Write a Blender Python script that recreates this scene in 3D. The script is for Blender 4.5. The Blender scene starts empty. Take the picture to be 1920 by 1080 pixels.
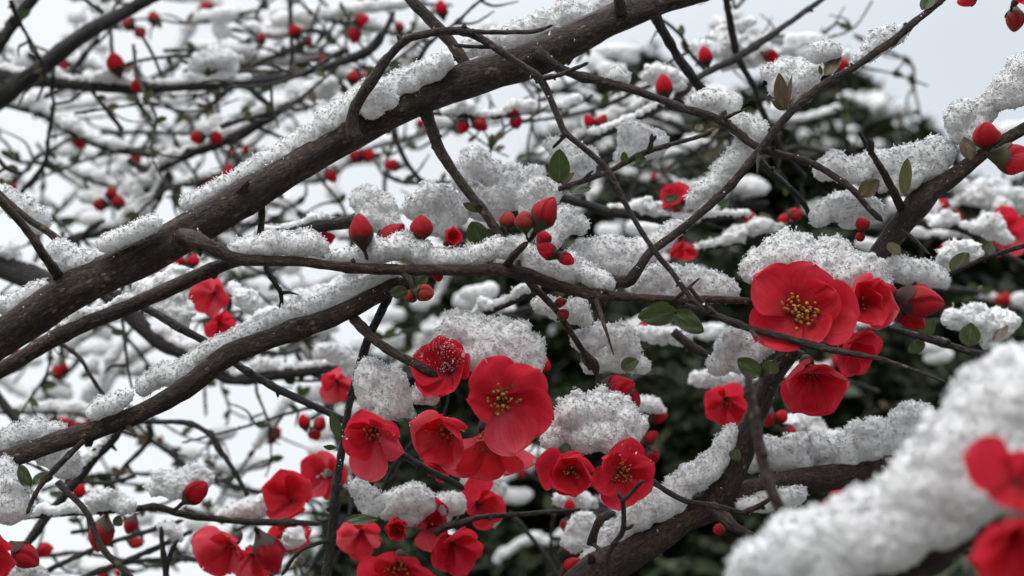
import bpy, math, random
import numpy as np
from mathutils import Vector, Matrix

C = bpy.context.scene
COL = C.collection
RNG = np.random.default_rng(11)
random.seed(5)

# ------------------------------------------------------------------ camera
FOCUS = 0.5
SPAN = 0.40                                   # metres across the frame at the focus distance
SENSOR = 36.0
CAM = np.array((0.0, 0.0, 1.5))
PITCH = math.radians(18)
cam_data = bpy.data.cameras.new('camera')
cam = bpy.data.objects.new('camera', cam_data)
COL.objects.link(cam)
cam.location = CAM
cam.rotation_euler = (math.radians(90) + PITCH, 0, 0)
cam_data.sensor_width = SENSOR
cam_data.lens = SENSOR * FOCUS / SPAN
cam_data.clip_start = 0.02
cam_data.clip_end = 2000
cam_data.dof.use_dof = True
cam_data.dof.focus_distance = FOCUS
cam_data.dof.aperture_fstop = cam_data.lens / 4.6
C.camera = cam

# ------------------------------------------------------------------ overcast sky, soft sun, exposure
SUN_EL, SUN_AZ = math.radians(52), math.radians(200)
w = bpy.data.worlds.new('World'); C.world = w; w.use_nodes = True
nt = w.node_tree; nt.nodes.clear()
def N(t, typ, **kw):
    n = t.nodes.new(typ)
    for k, v in kw.items(): setattr(n, k, v)
    return n
sky = N(nt, 'ShaderNodeTexSky', sky_type='NISHITA', sun_disc=False)
sky.sun_elevation = SUN_EL; sky.sun_rotation = SUN_AZ
tc = N(nt, 'ShaderNodeTexCoord')
nz = N(nt, 'ShaderNodeTexNoise'); nz.inputs['Scale'].default_value = 1.6; nz.inputs['Detail'].default_value = 5
nt.links.new(tc.outputs['Generated'], nz.inputs['Vector'])
sep = N(nt, 'ShaderNodeSeparateXYZ'); nt.links.new(tc.outputs['Generated'], sep.inputs[0])
ma = N(nt, 'ShaderNodeMath', operation='MULTIPLY_ADD'); ma.inputs[1].default_value = 0.9; ma.inputs[2].default_value = 0.18
nt.links.new(sep.outputs['X'], ma.inputs[0])
mb_ = N(nt, 'ShaderNodeMath', operation='MULTIPLY_ADD'); mb_.inputs[1].default_value = 0.5
nt.links.new(nz.outputs['Fac'], mb_.inputs[0]); nt.links.new(ma.outputs[0], mb_.inputs[2])
cr = N(nt, 'ShaderNodeValToRGB')
cr.color_ramp.elements[0].position = 0.18; cr.color_ramp.elements[0].color = (0.76, 0.785, 0.80, 1)
cr.color_ramp.elements[1].position = 0.85; cr.color_ramp.elements[1].color = (0.575, 0.61, 0.655, 1)
nt.links.new(mb_.outputs[0], cr.inputs[0])
sc = N(nt, 'ShaderNodeVectorMath', operation='SCALE'); sc.inputs['Scale'].default_value = 10.0
nt.links.new(cr.outputs[0], sc.inputs[0])
mx = N(nt, 'ShaderNodeMixRGB'); mx.inputs[0].default_value = 0.95
nt.links.new(sky.outputs[0], mx.inputs[1]); nt.links.new(sc.outputs[0], mx.inputs[2])
zr = N(nt, 'ShaderNodeMapRange', interpolation_type='SMOOTHSTEP')          # an overcast sky is brightest overhead
zr.inputs['From Min'].default_value = 0.45; zr.inputs['From Max'].default_value = 1.0
zr.inputs['To Min'].default_value = 0.1; zr.inputs['To Max'].default_value = 0.28
nt.links.new(sep.outputs['Z'], zr.inputs['Value'])
bg = N(nt, 'ShaderNodeBackground'); nt.links.new(zr.outputs[0], bg.inputs[1])
nt.links.new(mx.outputs[0], bg.inputs[0])
out = N(nt, 'ShaderNodeOutputWorld'); nt.links.new(bg.outputs[0], out.inputs[0])
sl = bpy.data.lights.new('sun', 'SUN'); sl.energy = 1.5; sl.angle = math.radians(30); sl.color = (1, 0.97, 0.93)
so = bpy.data.objects.new('sun', sl); COL.objects.link(so)
so.rotation_euler = (math.radians(90) - SUN_EL, 0, math.radians(180) - SUN_AZ + math.radians(0))
C.view_settings.view_transform = 'Standard'; C.view_settings.look = 'None'
C.view_settings.exposure = 0.34; C.view_settings.gamma = 1.0
C.cycles.use_denoising = True
C.cycles.max_bounces = 8; C.cycles.diffuse_bounces = 4; C.cycles.transmission_bounces = 4; C.cycles.transparent_max_bounces = 6

# ------------------------------------------------------------------ pixel -> place
PX = SPAN / FOCUS / 1920
cp, sp_ = math.cos(PITCH), math.sin(PITCH)
AX_R = np.array((1.0, 0, 0)); AX_F = np.array((0, cp, sp_)); AX_U = np.array((0, -sp_, cp))
def P(x, y, d):
    return CAM + AX_R * (x - 960) * PX * d + AX_U * (540 - y) * PX * d + AX_F * d
def cdir(x, y, z):
    """a direction given as right, up, towards the viewer"""
    v = AX_R * x + AX_U * y - AX_F * z
    return v / np.linalg.norm(v)
def place(x, y):
    fx, fy = min(max(x / 19.2, 0), 100), min(max(y / 10.8, 0), 100)
    return '%d%% across, %d%% down' % (round(fx), round(fy))

# ------------------------------------------------------------------ materials
def mat(name):
    m = bpy.data.materials.new(name); m.use_nodes = True
    t = m.node_tree; t.nodes.clear()
    o = N(t, 'ShaderNodeOutputMaterial')
    return m, t, o
def ramp(t, fac, stops):
    r = N(t, 'ShaderNodeValToRGB')
    els = r.color_ramp.elements
    while len(els) < len(stops): els.new(0.5)
    for e, (p, c) in zip(els, stops): e.position = p; e.color = (*c, 1)
    t.links.new(fac, r.inputs[0]); return r.outputs[0]
def attr(t, name): return N(t, 'ShaderNodeAttribute', attribute_name=name)
def noise(t, vec, scale, detail=4, rough=0.55):
    n = N(t, 'ShaderNodeTexNoise'); n.inputs['Scale'].default_value = scale
    n.inputs['Detail'].default_value = detail; n.inputs['Roughness'].default_value = rough
    if vec is not None: t.links.new(vec, n.inputs['Vector'])
    return n.outputs['Fac']
def mapping(t, vec, s):
    m = N(t, 'ShaderNodeMapping'); m.inputs['Scale'].default_value = s
    t.links.new(vec, m.inputs['Vector']); return m.outputs[0]
def math_(t, op, a, b):
    m = N(t, 'ShaderNodeMath', operation=op)
    for i, v in enumerate((a, b)):
        if isinstance(v, (int, float)): m.inputs[i].default_value = v
        else: t.links.new(v, m.inputs[i])
    return m.outputs[0]
def mix(t, fac, a, b):
    m = N(t, 'ShaderNodeMixRGB')
    for i, v in ((0, fac), (1, a), (2, b)):
        if isinstance(v, (int, float)): m.inputs[i].default_value = v
        elif isinstance(v, tuple): m.inputs[i].default_value = (*v, 1)
        else: t.links.new(v, m.inputs[i])
    return m.outputs[0]
def principled(t, o, col, rough=0.6, spec=0.3):
    b = N(t, 'ShaderNodeBsdfPrincipled')
    if isinstance(col, tuple): b.inputs['Base Color'].default_value = (*col, 1)
    else: t.links.new(col, b.inputs['Base Color'])
    if isinstance(rough, (int, float)): b.inputs['Roughness'].default_value = rough
    else: t.links.new(rough, b.inputs['Roughness'])
    b.inputs['Specular IOR Level'].default_value = spec
    t.links.new(b.outputs[0], o.inputs[0]); return b
def bump(t, b, h, strength, dist):
    n = N(t, 'ShaderNodeBump'); n.inputs['Strength'].default_value = strength; n.inputs['Distance'].default_value = dist
    t.links.new(h, n.inputs['Height']); t.links.new(n.outputs[0], b.inputs['Normal'])

def bark_material(name, dark, mid, pale, lent=0.5, shred=0.0):
    m, t, o = mat(name)
    a = attr(t, 'bark').outputs['Vector']
    streak = noise(t, mapping(t, a, (850, 850, 420)), 1.0, 6, 0.65)
    fine = noise(t, mapping(t, a, (2600, 2600, 900)), 1.0, 4, 0.6)
    patch = noise(t, mapping(t, a, (170, 170, 80)), 1.0, 4, 0.7)
    col = ramp(t, streak, [(0.38, dark), (0.51, mid), (0.66, pale)])
    col = mix(t, ramp(t, patch, [(0.40, (0, 0, 0)), (0.62, (0.85, 0.85, 0.85))]), col, dark)
    vo = N(t, 'ShaderNodeTexVoronoi'); vo.inputs['Scale'].default_value = 1.0
    t.links.new(mapping(t, a, (330, 330, 210)), vo.inputs['Vector'])
    spot = ramp(t, vo.outputs['Distance'], [(0.0, (1, 1, 1)), (0.2, (0.8, 0.8, 0.8)), (0.3, (0, 0, 0))])
    keep = ramp(t, noise(t, mapping(t, a, (120, 120, 120)), 1.0, 2), [(0.53, (0, 0, 0)), (0.62, (1, 1, 1))])
    spot = math_(t, 'MULTIPLY', math_(t, 'MULTIPLY', spot, keep), lent)
    col = mix(t, spot, col, (0.30, 0.21, 0.14))
    b = principled(t, o, col, ramp(t, fine, [(0.3, (0.38,) * 3), (0.7, (0.75,) * 3)]), 0.35)
    h = math_(t, 'ADD', math_(t, 'MULTIPLY', streak, 1.0), math_(t, 'ADD', math_(t, 'MULTIPLY', fine, 0.35), math_(t, 'MULTIPLY', spot, 0.5)))
    bump(t, b, h, 1.0, 0.0022)
    return m
M = {}
M['bark'] = bark_material('bark', (0.012, 0.007, 0.005), (0.044, 0.026, 0.019), (0.135, 0.090, 0.066), 0.6)
M['bark_red'] = bark_material('twig_bark', (0.012, 0.007, 0.006), (0.040, 0.024, 0.020), (0.10, 0.064, 0.054), 0.4)
M['bark_rust'] = bark_material('torn_bark', (0.013, 0.007, 0.006), (0.050, 0.024, 0.017), (0.13, 0.066, 0.044), 0.2)
M['bark_far'] = bark_material('dark_bark', (0.010, 0.009, 0.009), (0.030, 0.025, 0.024), (0.075, 0.06, 0.056), 0.2)  # darker, greyer bark for far twigs, dark twigs and conifer trunks

m, t, o = mat('snow'); M['snow'] = m
g = N(t, 'ShaderNodeNewGeometry')
n1 = noise(t, g.outputs['Position'], 1500, 4, 0.7)
n2 = noise(t, g.outputs['Position'], 90, 3)
col = ramp(t, n2, [(0.3, (0.89, 0.885, 0.895)), (0.7, (0.96, 0.953, 0.955))])
b = principled(t, o, col, 0.45, 0.35)
b.inputs['Subsurface Weight'].default_value = 0.85; b.inputs['Subsurface Radius'].default_value = (1.0, 1.0, 1.0); b.inputs['Subsurface Scale'].default_value = 0.0016
bump(t, b, n1, 0.7, 0.0009)
tr = N(t, 'ShaderNodeBsdfTranslucent'); tr.inputs[0].default_value = (0.90, 0.89, 0.90, 1)
ms = N(t, 'ShaderNodeMixShader'); ms.inputs[0].default_value = 0.2
t.links.new(b.outputs[0], ms.inputs[1]); t.links.new(tr.outputs[0], ms.inputs[2]); t.links.new(ms.outputs[0], o.inputs[0])

def petal_material(name, base, edge, deep, trans, tfac=0.38):
    m, t, o = mat(name)
    a = attr(t, 'pv'); s = N(t, 'ShaderNodeSeparateXYZ'); t.links.new(a.outputs['Vector'], s.inputs[0])
    vein = noise(t, mapping(t, a.outputs['Vector'], (16, 1.8, 7)), 1.0, 5, 0.6)
    blot = noise(t, mapping(t, a.outputs['Vector'], (2.2, 2.2, 9)), 1.0, 3)
    col = ramp(t, s.outputs['Y'], [(0.20, deep), (0.56, base), (0.80, base), (1.0, edge)])  # base end darkened: dark red claw plus throat shade put into the colour
    col = mix(t, math_(t, 'MULTIPLY', math_(t, 'SUBTRACT', blot, 0.38), 1.6), col, edge)
    col = mix(t, math_(t, 'MULTIPLY', ramp(t, vein, [(0.45, (0, 0, 0)), (0.7, (1, 1, 1))]), 0.42), col, deep)
    b = principled(t, o, col, 0.55, 0.15)
    b.inputs['Sheen Weight'].default_value = 0.06
    bump(t, b, vein, 0.35, 0.0006)
    tr = N(t, 'ShaderNodeBsdfTranslucent')
    t.links.new(mix(t, 0.75, col, trans), tr.inputs[0])
    ms = N(t, 'ShaderNodeMixShader'); ms.inputs[0].default_value = tfac
    t.links.new(b.outputs[0], ms.inputs[1]); t.links.new(tr.outputs[0], ms.inputs[2]); t.links.new(ms.outputs[0], o.inputs[0])
    return m
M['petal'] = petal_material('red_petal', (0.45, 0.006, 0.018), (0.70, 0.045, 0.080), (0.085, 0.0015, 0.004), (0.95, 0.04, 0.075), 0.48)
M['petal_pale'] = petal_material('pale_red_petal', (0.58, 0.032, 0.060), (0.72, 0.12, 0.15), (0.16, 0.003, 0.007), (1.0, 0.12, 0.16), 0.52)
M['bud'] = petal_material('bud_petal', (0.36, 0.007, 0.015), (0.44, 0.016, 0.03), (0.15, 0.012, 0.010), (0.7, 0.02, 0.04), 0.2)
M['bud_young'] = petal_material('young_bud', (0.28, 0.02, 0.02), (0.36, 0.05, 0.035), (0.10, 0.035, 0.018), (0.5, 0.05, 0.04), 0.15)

def plain(name, stops, scale, rough=0.6, spec=0.3, coords='Object', bs=0.3, bd=0.0008):
    m, t, o = mat(name)
    tcn = N(t, 'ShaderNodeTexCoord')
    n = noise(t, tcn.outputs[coords], scale, 5, 0.6)
    b = principled(t, o, ramp(t, n, stops), rough, spec)
    bump(t, b, n, bs, bd); return m
M['calyx'] = plain('calyx', [(0.3, (0.018, 0.012, 0.010)), (0.6, (0.06, 0.028, 0.02)), (0.8, (0.05, 0.05, 0.02))], 260)
M['calyx_green'] = plain('green_calyx', [(0.3, (0.03, 0.035, 0.015)), (0.6, (0.06, 0.06, 0.025)), (0.85, (0.12, 0.04, 0.02))], 260)
M['anther'] = plain('anther', [(0.35, (0.12, 0.045, 0.01)), (0.55, (0.36, 0.15, 0.025)), (0.75, (0.55, 0.30, 0.07))], 900, 0.7)
M['filament'] = plain('filament', [(0.3, (0.30, 0.06, 0.02)), (0.7, (0.46, 0.16, 0.05))], 500, 0.6)
def leaf_material(name, a_, b_, rim):
    m, t, o = mat(name)
    a = attr(t, 'pv'); s = N(t, 'ShaderNodeSeparateXYZ'); t.links.new(a.outputs['Vector'], s.inputs[0])
    n = noise(t, mapping(t, a.outputs['Vector'], (7, 7, 9)), 1.0, 4)
    col = ramp(t, n, [(0.35, a_), (0.65, b_)])
    e = math_(t, 'ABSOLUTE', s.outputs['X'], 0)
    col = mix(t, ramp(t, e, [(0.86, (0, 0, 0)), (1.0, (0.9, 0.9, 0.9))]), col, rim)
    col = mix(t, ramp(t, e, [(0.0, (0.6, 0.6, 0.6)), (0.09, (0, 0, 0))]), col, (0.13, 0.14, 0.06))
    b = principled(t, o, col, 0.38, 0.45)
    bump(t, b, n, 0.3, 0.0006)
    tr = N(t, 'ShaderNodeBsdfTranslucent'); tr.inputs[0].default_value = (0.10, 0.14, 0.03, 1)
    ms = N(t, 'ShaderNodeMixShader'); ms.inputs[0].default_value = 0.2
    t.links.new(b.outputs[0], ms.inputs[1]); t.links.new(tr.outputs[0], ms.inputs[2]); t.links.new(ms.outputs[0], o.inputs[0])
    return m
M['leaf'] = leaf_material('green_leaf', (0.020, 0.034, 0.012), (0.050, 0.070, 0.026), (0.16, 0.06, 0.045))
M['leaf_olive'] = leaf_material('olive_leaf', (0.050, 0.055, 0.018), (0.095, 0.085, 0.030), (0.16, 0.05, 0.03))
M['leaf_bronze'] = leaf_material('bronze_leaf', (0.055, 0.024, 0.018), (0.10, 0.060, 0.035), (0.17, 0.05, 0.04))
M['needle'] = plain('conifer_needle', [(0.3, (0.013, 0.021, 0.012)), (0.55, (0.029, 0.041, 0.018)), (0.8, (0.066, 0.073, 0.029))], 9, 0.6)
M['ground'] = plain('snow_ground', [(0.45, (0.03, 0.035, 0.02)), (0.62, (0.20, 0.20, 0.19)), (0.75, (0.75, 0.76, 0.78))], 3, 0.6, 0.3, 'Object', 0.6, 0.05)

# ------------------------------------------------------------------ mesh helpers
def np_mesh(name, V, quads=None, tris=None, mats=(), attrs=None, midx=None, smooth=True):
    me = bpy.data.meshes.new(name)
    V = np.asarray(V, np.float32)
    q = np.zeros((0, 4), np.int32) if quads is None else np.asarray(quads, np.int32).reshape(-1, 4)
    t = np.zeros((0, 3), np.int32) if tris is None else np.asarray(tris, np.int32).reshape(-1, 3)
    me.vertices.add(len(V)); me.vertices.foreach_set('co', V.ravel())
    nl = q.size + t.size
    me.loops.add(nl); me.loops.foreach_set('vertex_index', np.concatenate([q.ravel(), t.ravel()]))
    me.polygons.add(len(q) + len(t))
    st = np.concatenate([np.arange(len(q)) * 4, q.size + np.arange(len(t)) * 3]).astype(np.int32)
    me.polygons.foreach_set('loop_start', st)
    sm = np.ones(len(q) + len(t), bool) if smooth is True else (np.zeros(len(q) + len(t), bool) if smooth is False else np.asarray(smooth, bool))
    me.polygons.foreach_set('use_smooth', sm)
    for m_ in mats: me.materials.append(m_)
    if midx is not None: me.polygons.foreach_set('material_index', np.asarray(midx, np.int32))
    for k, v in (attrs or {}).items():
        a = me.attributes.new(k, 'FLOAT_VECTOR', 'POINT'); a.data.foreach_set('vector', np.asarray(v, np.float32).ravel())
    me.update(calc_edges=True); me.validate()
    return me
def link(name, me, parent=None, loc=None):
    o = bpy.data.objects.new(name, me); COL.objects.link(o)
    if parent is not None: o.parent = parent
    if loc is not None: o.location = loc
    return o
def tag(o, label, cat, group=None, kind=None):
    if label: o['label'] = label
    if cat: o['category'] = cat
    if group: o['group'] = group
    if kind: o['kind'] = kind
    return o
def empty(name, loc):
    o = bpy.data.objects.new(name, None); COL.objects.link(o); o.location = loc; o.empty_display_size = 0.01
    return o
class Acc:
    """collects pieces of one mesh"""
    def __init__(s): s.V = []; s.Q = []; s.T = []; s.A = []; s.n = 0
    def add(s, V, Q=None, T=None, A=None):
        V = np.asarray(V, float)
        if Q is not None and len(Q): s.Q.append(np.asarray(Q) + s.n)
        if T is not None and len(T): s.T.append(np.asarray(T) + s.n)
        s.V.append(V); s.A.append(np.zeros((len(V), 3)) if A is None else A); s.n += len(V)
    def mesh(s, name, m, origin, an='bark', smooth=True):
        return np_mesh(name, np.concatenate(s.V) - origin, np.concatenate(s.Q) if s.Q else None,
                       np.concatenate(s.T) if s.T else None, [m], {an: np.concatenate(s.A)}, None, smooth)
def catmull(pts, n_per):
    p = np.asarray(pts, float); p = np.vstack([2 * p[0] - p[1], p, 2 * p[-1] - p[-2]])
    out_ = []
    for i in range(1, len(p) - 2):
        k = n_per[i - 1] if hasattr(n_per, '__len__') else n_per
        u = np.linspace(0, 1, k, endpoint=False)[:, None]
        a, b_, c, d = p[i - 1], p[i], p[i + 1], p[i + 2]
        out_.append(0.5 * (2 * b_ + (c - a) * u + (2 * a - 5 * b_ + 4 * c - d) * u**2 + (3 * b_ - a - 3 * c + d) * u**3))
    out_.append(p[-2][None]); return np.vstack(out_)
def tube(acc, pts, rad, seg=10, rough=0.06, tip=True, wob=0.05, knots=0.0, rng=RNG):
    """a wooden limb through world points pts with radii rad"""
    pts = np.asarray(pts, float); rad = np.asarray(rad, float)
    L = np.linalg.norm(np.diff(pts, axis=0), axis=1)
    rm = np.minimum(rad[:-1], rad[1:])
    n_per = np.clip((L / np.maximum(rm * 1.0, 4e-4)).astype(int), 2, 40)
    q = catmull(np.column_stack([pts, rad]), n_per)
    c, r = q[:, :3].copy(), np.maximum(q[:, 3], 1e-5).copy()
    n = len(c); s = np.concatenate([[0], np.cumsum(np.linalg.norm(np.diff(c, axis=0), axis=1))])
    if wob:
        for ax in range(3):
            for f in (9, 23):
                c[:, ax] += r * wob * np.sin(s / (r.mean() * f) * 6.28 + rng.uniform(0, 6.28)) * (1.0 if f == 9 else 0.8)
    kn = []
    if knots:
        k = rng.uniform(2, 8) * r[0]
        while k < s[-1] - r[-1] * 2:
            i = int(np.searchsorted(s, k)); i = min(i, n - 1)
            r *= 1 + rng.uniform(0.10, 0.24) * knots * np.exp(-((s - k) / (r[i] * 1.1))**2)
            kn.append(i); k += r[i] * rng.uniform(9, 22)
    if tip:
        r = r * np.clip((s[-1] - s) / (r[-1] * 1.6 + 1e-9), 0.02, 1)**0.5
    T = np.gradient(c, axis=0); T /= np.linalg.norm(T, axis=1)[:, None] + 1e-12
    U = np.zeros_like(T); u = np.cross(T[0], (0.3, 0.5, 0.8)); u /= np.linalg.norm(u)
    for i in range(n):
        u = u - T[i] * np.dot(u, T[i]); u /= np.linalg.norm(u) + 1e-12; U[i] = u
    W = np.cross(T, U)
    th = np.linspace(0, 2 * np.pi, seg, endpoint=False)
    ph = rng.uniform(0, 6.28, 6)
    lf = sum(np.sin(s / (r.mean() * f_) + ph[k_]) for k_, f_ in ((3, 2.3), (4, 1.1), (5, 0.6)))
    R = r[:, None] * (1 + rough * 0.5 * lf[:, None] + rough * np.sin(2 * th[None] + s[:, None] / (r.mean() * 5) + ph[0]) + rough * 0.8 * np.sin(3 * th[None] - s[:, None] / (r.mean() * 3) + ph[1])
                      + rough * 0.7 * rng.standard_normal((n, seg)))
    V = c[:, None] + U[:, None] * (np.cos(th)[None, :, None] * R[..., None]) + W[:, None] * (np.sin(th)[None, :, None] * R[..., None])
    off = rng.uniform(-5, 5, 3)
    A = np.stack([np.cos(th)[None] * R, np.sin(th)[None] * R, np.repeat(s[:, None], seg, 1)], -1) + off
    i, j = np.meshgrid(np.arange(n - 1), np.arange(seg), indexing='ij'); j2 = (j + 1) % seg
    Q = np.stack([i * seg + j, i * seg + j2, (i + 1) * seg + j2, (i + 1) * seg + j], -1).reshape(-1, 4)
    V = V.reshape(-1, 3); A = A.reshape(-1, 3)
    V = np.vstack([V, c[0] - T[0] * r[0] * 0.1, c[-1] + T[-1] * r[-1] * 0.4]); A = np.vstack([A, A[0], A[-1]])
    b0, b1 = n * seg, n * seg + 1
    jj = np.arange(seg)
    Tr = np.vstack([np.column_stack([np.full(seg, b0), (jj + 1) % seg, jj]),
                    np.column_stack([np.full(seg, b1), (n - 1) * seg + jj, (n - 1) * seg + (jj + 1) % seg])])
    acc.add(V, Q, Tr, A)
    for i in kn:                                   # little resting buds at the nodes
        a = rng.uniform(0, 6.28); dirn = U[i] * math.cos(a) + W[i] * math.sin(a)
        p = c[i] + dirn * r[i] * 0.8; h = r[i] * rng.uniform(0.5, 1.1) + 3e-4; rr = min(r[i] * rng.uniform(0.35, 0.6), 0.0016)
        dd = dirn * 0.8 + T[i] * rng.uniform(-0.2, 0.8)
        tube(acc, [p, p + dd * h * 0.5, p + dd * h], [rr, rr * 1.05, rr * 0.5], 6, 0.1, True, 0, 0, rng)
    return c, r
def smooth_path(pts):
    pts = np.asarray(pts, float)
    return pts

# ------------------------------------------------------------------ snow: a lumpy body and its crystals
def lattice(shape, step, rng):
    n = [int(math.ceil(s / step)) + 3 for s in shape]
    g_ = rng.standard_normal(n)
    def ax(k, s):
        x = np.arange(s) / step; i = x.astype(int); f = x - i; f = f * f * (3 - 2 * f); return i, f
    (i, fi), (j, fj), (k, fk) = ax(0, shape[0]), ax(1, shape[1]), ax(2, shape[2])
    a = g_[i] * (1 - fi)[:, None, None] + g_[i + 1] * fi[:, None, None]
    a = a[:, j] * (1 - fj)[None, :, None] + a[:, j + 1] * fj[None, :, None]
    return a[:, :, k] * (1 - fk) + a[:, :, k + 1] * fk
def snow_body(cs, rs, vox, rng, amp=1.0, squash=None):
    cs = np.asarray(cs, float); rs = np.asarray(rs, float)
    lo = (cs - rs[:, None]).min(0) - 4 * vox; hi = (cs + rs[:, None]).max(0) + 4 * vox
    dim = np.ceil((hi - lo) / vox).astype(int) + 1
    while dim.prod() > 2_600_000:
        vox *= 1.2; dim = np.ceil((hi - lo) / vox).astype(int) + 1
    S = np.full(dim, 1e-12)
    bl = vox * 0.9; k = 1 / bl
    for c, r in zip(cs, rs):
        a = np.maximum(((c - r - 5 * bl - lo) / vox).astype(int), 0); b_ = np.minimum(((c + r + 5 * bl - lo) / vox).astype(int) + 2, dim)
        gx = [lo[i] + np.arange(a[i], b_[i]) * vox - c[i] for i in range(3)]
        d = np.sqrt(gx[0][:, None, None]**2 + gx[1][None, :, None]**2 + gx[2][None, None, :]**2) - r
        S[a[0]:b_[0], a[1]:b_[1], a[2]:b_[2]] += np.exp(np.clip(-k * d, -30, 30))
    f = -np.log(S) / k
    rm = rs.max() * 0.7
    st = max(rm * 0.8 / vox, 2.0)
    f += amp * (lattice(dim, st, rng) * rm * 0.07 + lattice(dim, max(st / 2.6, 1.6), rng) * rm * 0.06 + lattice(dim, 1.3, rng) * vox * 0.34)
    s = f < 0
    s[0] = s[-1] = False; s[:, 0] = s[:, -1] = False; s[:, :, 0] = s[:, :, -1] = False
    f = np.where(s, f, np.maximum(f, 1e-6))
    cell = np.zeros(np.array(dim) - 1, int); avg = np.zeros(np.array(dim) - 1)
    sl2 = (slice(0, -1), slice(1, None)); G = [np.zeros_like(avg) for _ in range(3)]
    for a in (0, 1):
        for b_ in (0, 1):
            for c in (0, 1):
                sub = f[sl2[a], sl2[b_], sl2[c]]
                cell += s[sl2[a], sl2[b_], sl2[c]]; avg += sub / 8
                for g_, sg in zip(G, (a, b_, c)): g_ += sub * (1 if sg else -1) / 4
    act = (cell > 0) & (cell < 8)
    idx = np.full(act.shape, -1); ijk = np.argwhere(act); idx[act] = np.arange(len(ijk))
    gr = np.stack([g_[act] for g_ in G], 1); gn = (gr**2).sum(1)[:, None] + 1e-18
    off = np.clip(-avg[act][:, None] * gr / gn, -0.5, 0.5)
    V = lo + (ijk + 0.5 + off) * vox
    Nn = gr / np.sqrt(gn)
    Q = []
    for ax in range(3):
        d0 = [slice(0, -1) if i == ax else slice(1, -1) for i in range(3)]
        d1 = [slice(1, None) if i == ax else slice(1, -1) for i in range(3)]
        A, B = s[tuple(d0)], s[tuple(d1)]
        e = np.argwhere(A != B); 
        if not len(e): continue
        flip = A[tuple(e.T)]
        e = e + np.array([0 if i == ax else 1 for i in range(3)])
        b1, b2 = [(1, 2), (2, 0), (0, 1)][ax]
        def at(x, y):
            q = e.copy(); q[:, b1] -= x; q[:, b2] -= y; return idx[tuple(q.T)]
        q = np.stack([at(1, 1), at(0, 1), at(0, 0), at(1, 0)], 1)
        q[~flip] = q[~flip][:, ::-1]
        Q.append(q)
    return V, Nn, np.concatenate(Q), vox
OCT_V = np.array([(1, 0, 0), (-1, 0, 0), (0, 1, 0), (0, -1, 0), (0, 0, 1), (0, 0, -1)], float)
OCT_T = np.array([(0, 2, 4), (2, 1, 4), (1, 3, 4), (3, 0, 4), (2, 0, 5), (1, 2, 5), (3, 1, 5), (0, 3, 5)])
def rand_rot(n, rng):
    q = rng.standard_normal((n, 4)); q /= np.linalg.norm(q, axis=1)[:, None]
    w_, x, y, z = q.T
    return np.stack([1 - 2 * (y*y + z*z), 2 * (x*y - z*w_), 2 * (x*z + y*w_), 2 * (x*y + z*w_), 1 - 2 * (x*x + z*z), 2 * (y*z - x*w_),
                     2 * (x*z - y*w_), 2 * (y*z + x*w_), 1 - 2 * (x*x + y*y)], 1).reshape(n, 3, 3)
def crystals(pos, size, rng):
    n = len(pos); R = rand_rot(n, rng)
    sc_ = size[:, None] * np.exp(rng.normal(0, 0.25, (n, 3))) * np.array((1.0, 0.85, 0.65))
    V = (OCT_V[None] * (1 + rng.normal(0, 0.12, (n, 6, 1)))) * sc_[:, None]
    V = np.einsum('nij,nkj->nki', R, V) + pos[:, None]
    T = OCT_T[None] + (np.arange(n) * 6)[:, None, None]
    return V.reshape(-1, 3), T.reshape(-1, 3)
SNOW_LOG = []
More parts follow.
